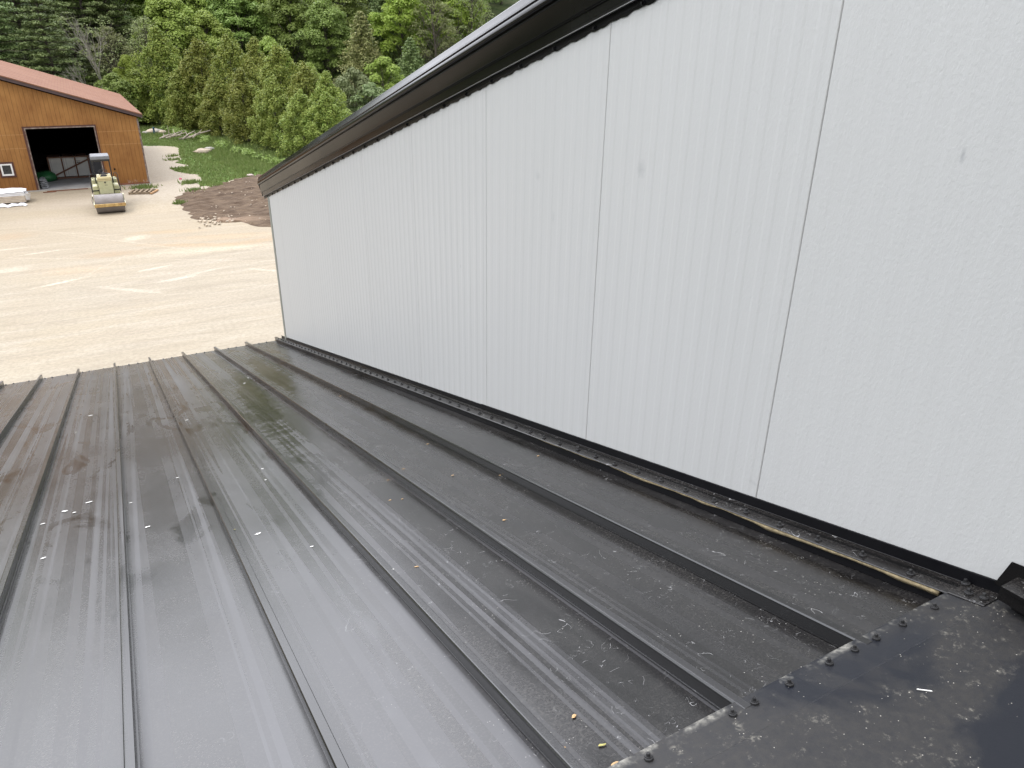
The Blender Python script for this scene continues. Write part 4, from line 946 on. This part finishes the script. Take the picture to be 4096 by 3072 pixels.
        def br(p, d, L, r, lev):
            e = p + d * L; mid = p + d * L * .5 + Vector(rs.normal(size=3) * L * .04); tr.tube([p, mid, e], [r, r * .8, r * .55], 5 if lev > 2 else 7, False)
            if lev == 0:
                return
            for _ in range(3 if lev > 1 else 3):
                nd = (d + Vector(rs.normal(size=3)) * .38 + Vector((0, 0, .18))).normalized(); br(e if rs.rand() < .6 else mid, nd, L * rs.uniform(.62, .85), r * .58, lev - 1)
        br(Vector((0, 0, 0)), Vector((.03, 0, 1)), 3.4, .20, 5)
        for _ in range(36):
            c = (rs.normal() * 1.7, rs.normal() * 1.7, rs.uniform(4, 11)); Q.append(clump(rs, c, (.5, .5, .35), 16, .10, .5))
    fm_ = {'broad': 'f_maple', 'shrub': 'f_silver', 'sparse': 'f_bare', 'pine': 'f_pine', 'spruce': 'f_spruce', 'cedar': 'f_cedar', 'bare': 'f_bare'}[kind]
    crown = np_mesh('crown', np.concatenate(Q), 4, M[fm_], root)
    trunk = tr.build('trunk', M['barkpale' if kind == 'bare' else 'bark'], root)
    CH[root.name] = [crown, trunk]
    return root
PROTO = {}
def proto(kind, v):
    if (kind, v) not in PROTO:
        nm = {'broad': 'broadleaf_tree', 'shrub': 'shrub', 'sparse': 'thin_leaved_tree', 'pine': 'pine_tree', 'spruce': 'spruce_tree', 'cedar': 'cedar_tree', 'bare': 'bare_tree'}[kind]
        PROTO[(kind, v)] = [make_tree(nm, kind, 100 + v * 7 + len(kind)), False]
    return PROTO[(kind, v)]
MESHVAR = {}
def place(kind, v, x, y, s, sz=None, mat=None, rot=None, z=None):
    p = proto(kind, v)
    if not p[1]: o = p[0]; p[1] = True
    else:
        o = copy_tree(p[0])
    o.location = (x, y, (hill(x, y) if z is None else z) - .15); o.scale = (s, s, s * (sz or 1)); o.rotation_euler = (0, 0, R.uniform(0, 6.28) if rot is None else rot)
    cr_ = [c for c in (CH.get(o.name) or [c for c in COL.objects if c.parent == o]) if c.name.startswith('crown')][0]
    if mat:
        cr_.material_slots[0].link = 'OBJECT'; cr_.material_slots[0].material = M[mat]
    return o
ORD = ['leftmost', 'second from the left', 'third from the left', 'fourth from the left', 'fifth from the left', 'sixth from the left', 'seventh from the left', 'eighth from the left', 'ninth from the left', 'tenth from the left', 'eleventh from the left', 'twelfth from the left', 'thirteenth from the left', 'fourteenth from the left', 'fifteenth from the left', 'sixteenth from the left', 'seventeenth from the left', 'eighteenth from the left', 'nineteenth from the left', 'twentieth from the left']
def az(a, y): return y * math.tan(math.radians(a))
def row(lst, where, group, cat='tree'):
    """lst of (kind,variant,az,y,scale,zscale,mat,look) ; labels counted from the left"""
    lst = sorted(lst, key=lambda q: q[2]); cnt = {}
    tot = {}
    for q in lst: tot[q[7]] = tot.get(q[7], 0) + 1
    for q in lst:
        o = place(q[0], q[1], az(q[2], q[3]), q[3], q[4], q[5], q[6]); k = cnt.get(q[7], 0); cnt[q[7]] = k + 1
        lab = q[7] + ' ' + where if tot[q[7]] == 1 else ORD[min(k, 19)] + ' ' + q[7] + ' ' + where
        tag(o, lab, 'shrub' if q[0] == 'shrub' else cat, group)
# cedar hedge line beside the barn and lawn
row([('cedar', 0, 5.6, 82, 1.08, 1.0, None, 'tall olive cedar'), ('cedar', 1, 7.9, 77, 1.0, .97, None, 'tall olive cedar'), ('cedar', 2, 9.8, 72, .95, 1.07, None, 'tall olive cedar'), ('cedar', 0, 11.4, 69, .9, 1.08, None, 'tall olive cedar'),
     ('cedar', 1, 12.9, 64, .88, 1.05, None, 'tall olive cedar'), ('cedar', 2, 14.6, 60, .80, .98, None, 'tall olive cedar'), ('cedar', 0, 15.9, 58, .78, .90, None, 'tall olive cedar')],
    'in the row behind the lawn', 'cedars in the hedge row')
row([('cedar', 1, 6.7, 77.5, .78, .9, None, 'low olive cedar'), ('cedar', 2, 8.6, 71.5, .72, .85, None, 'low olive cedar'), ('cedar', 0, 10.3, 65.5, .78, .9, None, 'low olive cedar'), ('cedar', 1, 12.3, 60., .72, .92, None, 'low olive cedar'),
     ('cedar', 2, 14.1, 55.5, .72, .8, None, 'low olive cedar'), ('cedar', 0, 15.8, 53.5, .70, .8, None, 'low olive cedar'), ('cedar', 1, 3.9, 84, .8, .8, None, 'low olive cedar')],
    'at the grass edge', 'cedars in front of the hedge row')
# left pines, bare tree and maples behind the barn
row([('pine', 0, -3.4, 88, .95, 1.0, None, 'dark green pine'), ('pine', 1, -1.9, 93, 1.0, 1.05, None, 'dark green pine'), ('pine', 2, -.7, 86, .85, .95, None, 'dark green pine'), ('pine', 0, .7, 90, .72, .9, None, 'dark green pine'), ('pine', 1, -5.2, 90, 1., 1., None, 'dark green pine'),
     ('pine', 2, 1.6, 101, 1.0, 1.1, None, 'dark green pine'), ('pine', 1, 3.0, 100, .9, 1.1, None, 'dark green pine')],
    'behind the red roof', 'pines behind the barn')
row([('bare', 0, 1.75, 84, .85, 1., None, 'grey bare branched tree')], 'rising behind the barn roof', 'trees behind the barn')
row([('broad', 0, 3.5, 86, .42, 1.3, 'f_lime', 'small lime green maple'), ('broad', 1, 4.3, 87, .36, 1.1, 'f_lime', 'small lime green maple'), ('sparse', 0, 2.7, 90, .75, .9, None, 'thin olive tree'), ('sparse', 1, 4.9, 92, .8, .9, None, 'thin olive tree'), ('shrub', 0, -.55, 77, 1.0, 1.45, 'f_silver', 'pale green shrub'), ('shrub', 1, 2.6, 82, 1.3, 1.1, 'f_oak', 'mid green shrub')],
    'behind the barn roof beside the pines', 'trees behind the barn')
# front of the hillside wood above the cedars
row([('broad', 2, 6.3, 96, .88, 1., 'f_maple', 'bright green maple'), ('broad', 0, 8.6, 94, .80, .95, 'f_maple', 'bright green maple'), ('broad', 1, 10.6, 98, .92, .95, 'f_oak', 'mid green oak'), ('sparse', 0, 9.3, 86, .62, .82, 'f_silver', 'grey green aspen'),
     ('sparse', 1, 11.0, 84, .55, .85, 'f_silver', 'grey green aspen'), ('broad', 3, 12.4, 90, .62, .95, 'f_maple', 'bright green maple'), ('broad', 2, 13.9, 96, .9, 1., 'f_oak', 'mid green oak'), ('broad', 0, 14.9, 82, .45, 1.1, 'f_maple', 'bright green maple'),
     ('broad', 1, 16.2, 92, .8, .95, 'f_oak', 'mid green oak'), ('spruce', 0, 18.6, 86, .88, 1.12, None, 'tan tinged spruce'), ('spruce', 1, 20.0, 95, .8, 1.15, 'f_pine', 'dark spruce'), ('broad', 3, 17.3, 97, .85, 1.05, 'f_oak', 'mid green oak'),
     ('shrub', 0, 17.9, 78, 1.3, 1.25, 'f_silver', 'pale green shrub'), ('shrub', 1, 19.0, 76, 1.2, 1., 'f_silver', 'pale green shrub'), ('shrub', 2, 16.8, 74, .8, .7, 'f_silver', 'pale green shrub'), ('shrub', 0, 17.0, 84, 1.2, 1., 'f_bare', 'dull olive shrub'), ('shrub', 2, 19.9, 82, 1.5, 1.2, 'f_maple', 'fresh green shrub'),
     ('broad', 2, 21.3, 92, .85, 1., 'f_lime', 'lime green birch'), ('broad', 0, 22.9, 97, .95, .95, 'f_maple', 'bright green maple'), ('sparse', 0, 23.6, 88, .8, 1., None, 'thin olive tree'), ('spruce', 0, 21.9, 84, .72, 1., 'f_pine', 'dark spruce'), ('broad', 1, 25.2, 94, .9, 1., 'f_lime', 'lime green birch'), ('sparse', 1, 26.2, 90, .8, 1., None, 'thin olive tree')],
    'at the foot of the hillside', 'trees at the foot of the hillside')
# rows climbing the slope
kinds = [('broad', 'f_maple', 'bright green maple'), ('broad', 'f_oak', 'mid green oak'), ('broad', 'f_maple', 'bright green maple'), ('broad', 'f_silver', 'grey green ash'), ('broad', 'f_lime', 'lime green birch'), ('broad', 'f_oak', 'mid green oak')]
nm = ['low on the hillside', 'halfway up the hillside', 'high on the hillside', 'on the hill crest']
for ri, (y, da) in enumerate(((105, 2.9), (116, 2.9), (128, 3.1), (141, 3.3))):
    a = -7.0 + ri * 1.1; L = []
    while a < 29:
        if a < 1.5 and ri < 3: L.append(('pine', R.randint(0, 2), a, y + R.uniform(-3, 3), R.uniform(.9, 1.05), R.uniform(1., 1.15), None, 'dark green pine'))
        else:
            k = R.choice(kinds); L.append((k[0], R.randint(0, 3), a, y + R.uniform(-3, 3), R.uniform(.9, 1.12), R.uniform(.95, 1.1), k[1], k[2]))
        a += da * R.uniform(.85, 1.1)
    row(L, nm[ri], 'trees ' + nm[ri])
L = []  # unseen trees added left of the yard to darken the rake trim's reflection
for i in range(14):
    y = 4 + i * 6.2; k = kinds[i % 6]; o = place(k[0], i % 4, -33 - R.uniform(0, 5) - (i % 3) * 3, y, R.uniform(.85, 1.1), 1.05, k[1], z=0)
    tag(o, ORD[i].replace('from the left', 'from the near end').replace('leftmost', 'nearest') + ' ' + k[2] + ' added out of view left of the yard', 'tree', 'trees added out of view left of the yard')
# low scrub that fills the foot of the hedge row and the clearing
def scrub():
    rs = np.random.RandomState(9); Q = []
    for _ in range(260):
        a = rs.uniform(-6, 27); y = rs.uniform(83, 100); x = az(a, y)
        if x < 9 and y < 84: continue
        r_ = rs.uniform(.5, 1.3); Q.append(clump(rs, (x, y, hill(x, y) + r_ * .3), (r_ * 1.2, r_ * 1.2, r_), 150, .12, .6, .4))
    for _ in range(60):
        f = rs.rand(); x = 6.8 + 5.2 * f + rs.normal() * .25; y = 79 - 31 * f; r_ = rs.uniform(.2, .45); Q.append(clump(rs, (x, y, r_ * .4), (r_ * 1.2, r_ * 1.2, r_), 90, .07, .6, .4))
    o = np_mesh('undergrowth', np.concatenate(Q), 4, M['f_oak']); tag(o, 'low tangled undergrowth at the foot of the wood and cedars', 'undergrowth', kind='stuff')
scrub()
for p, used in [(v[0], v[1]) for v in PROTO.values()]:
    if not used:
        for c in CH[p.name]: bpy.data.objects.remove(c)
        bpy.data.objects.remove(p)
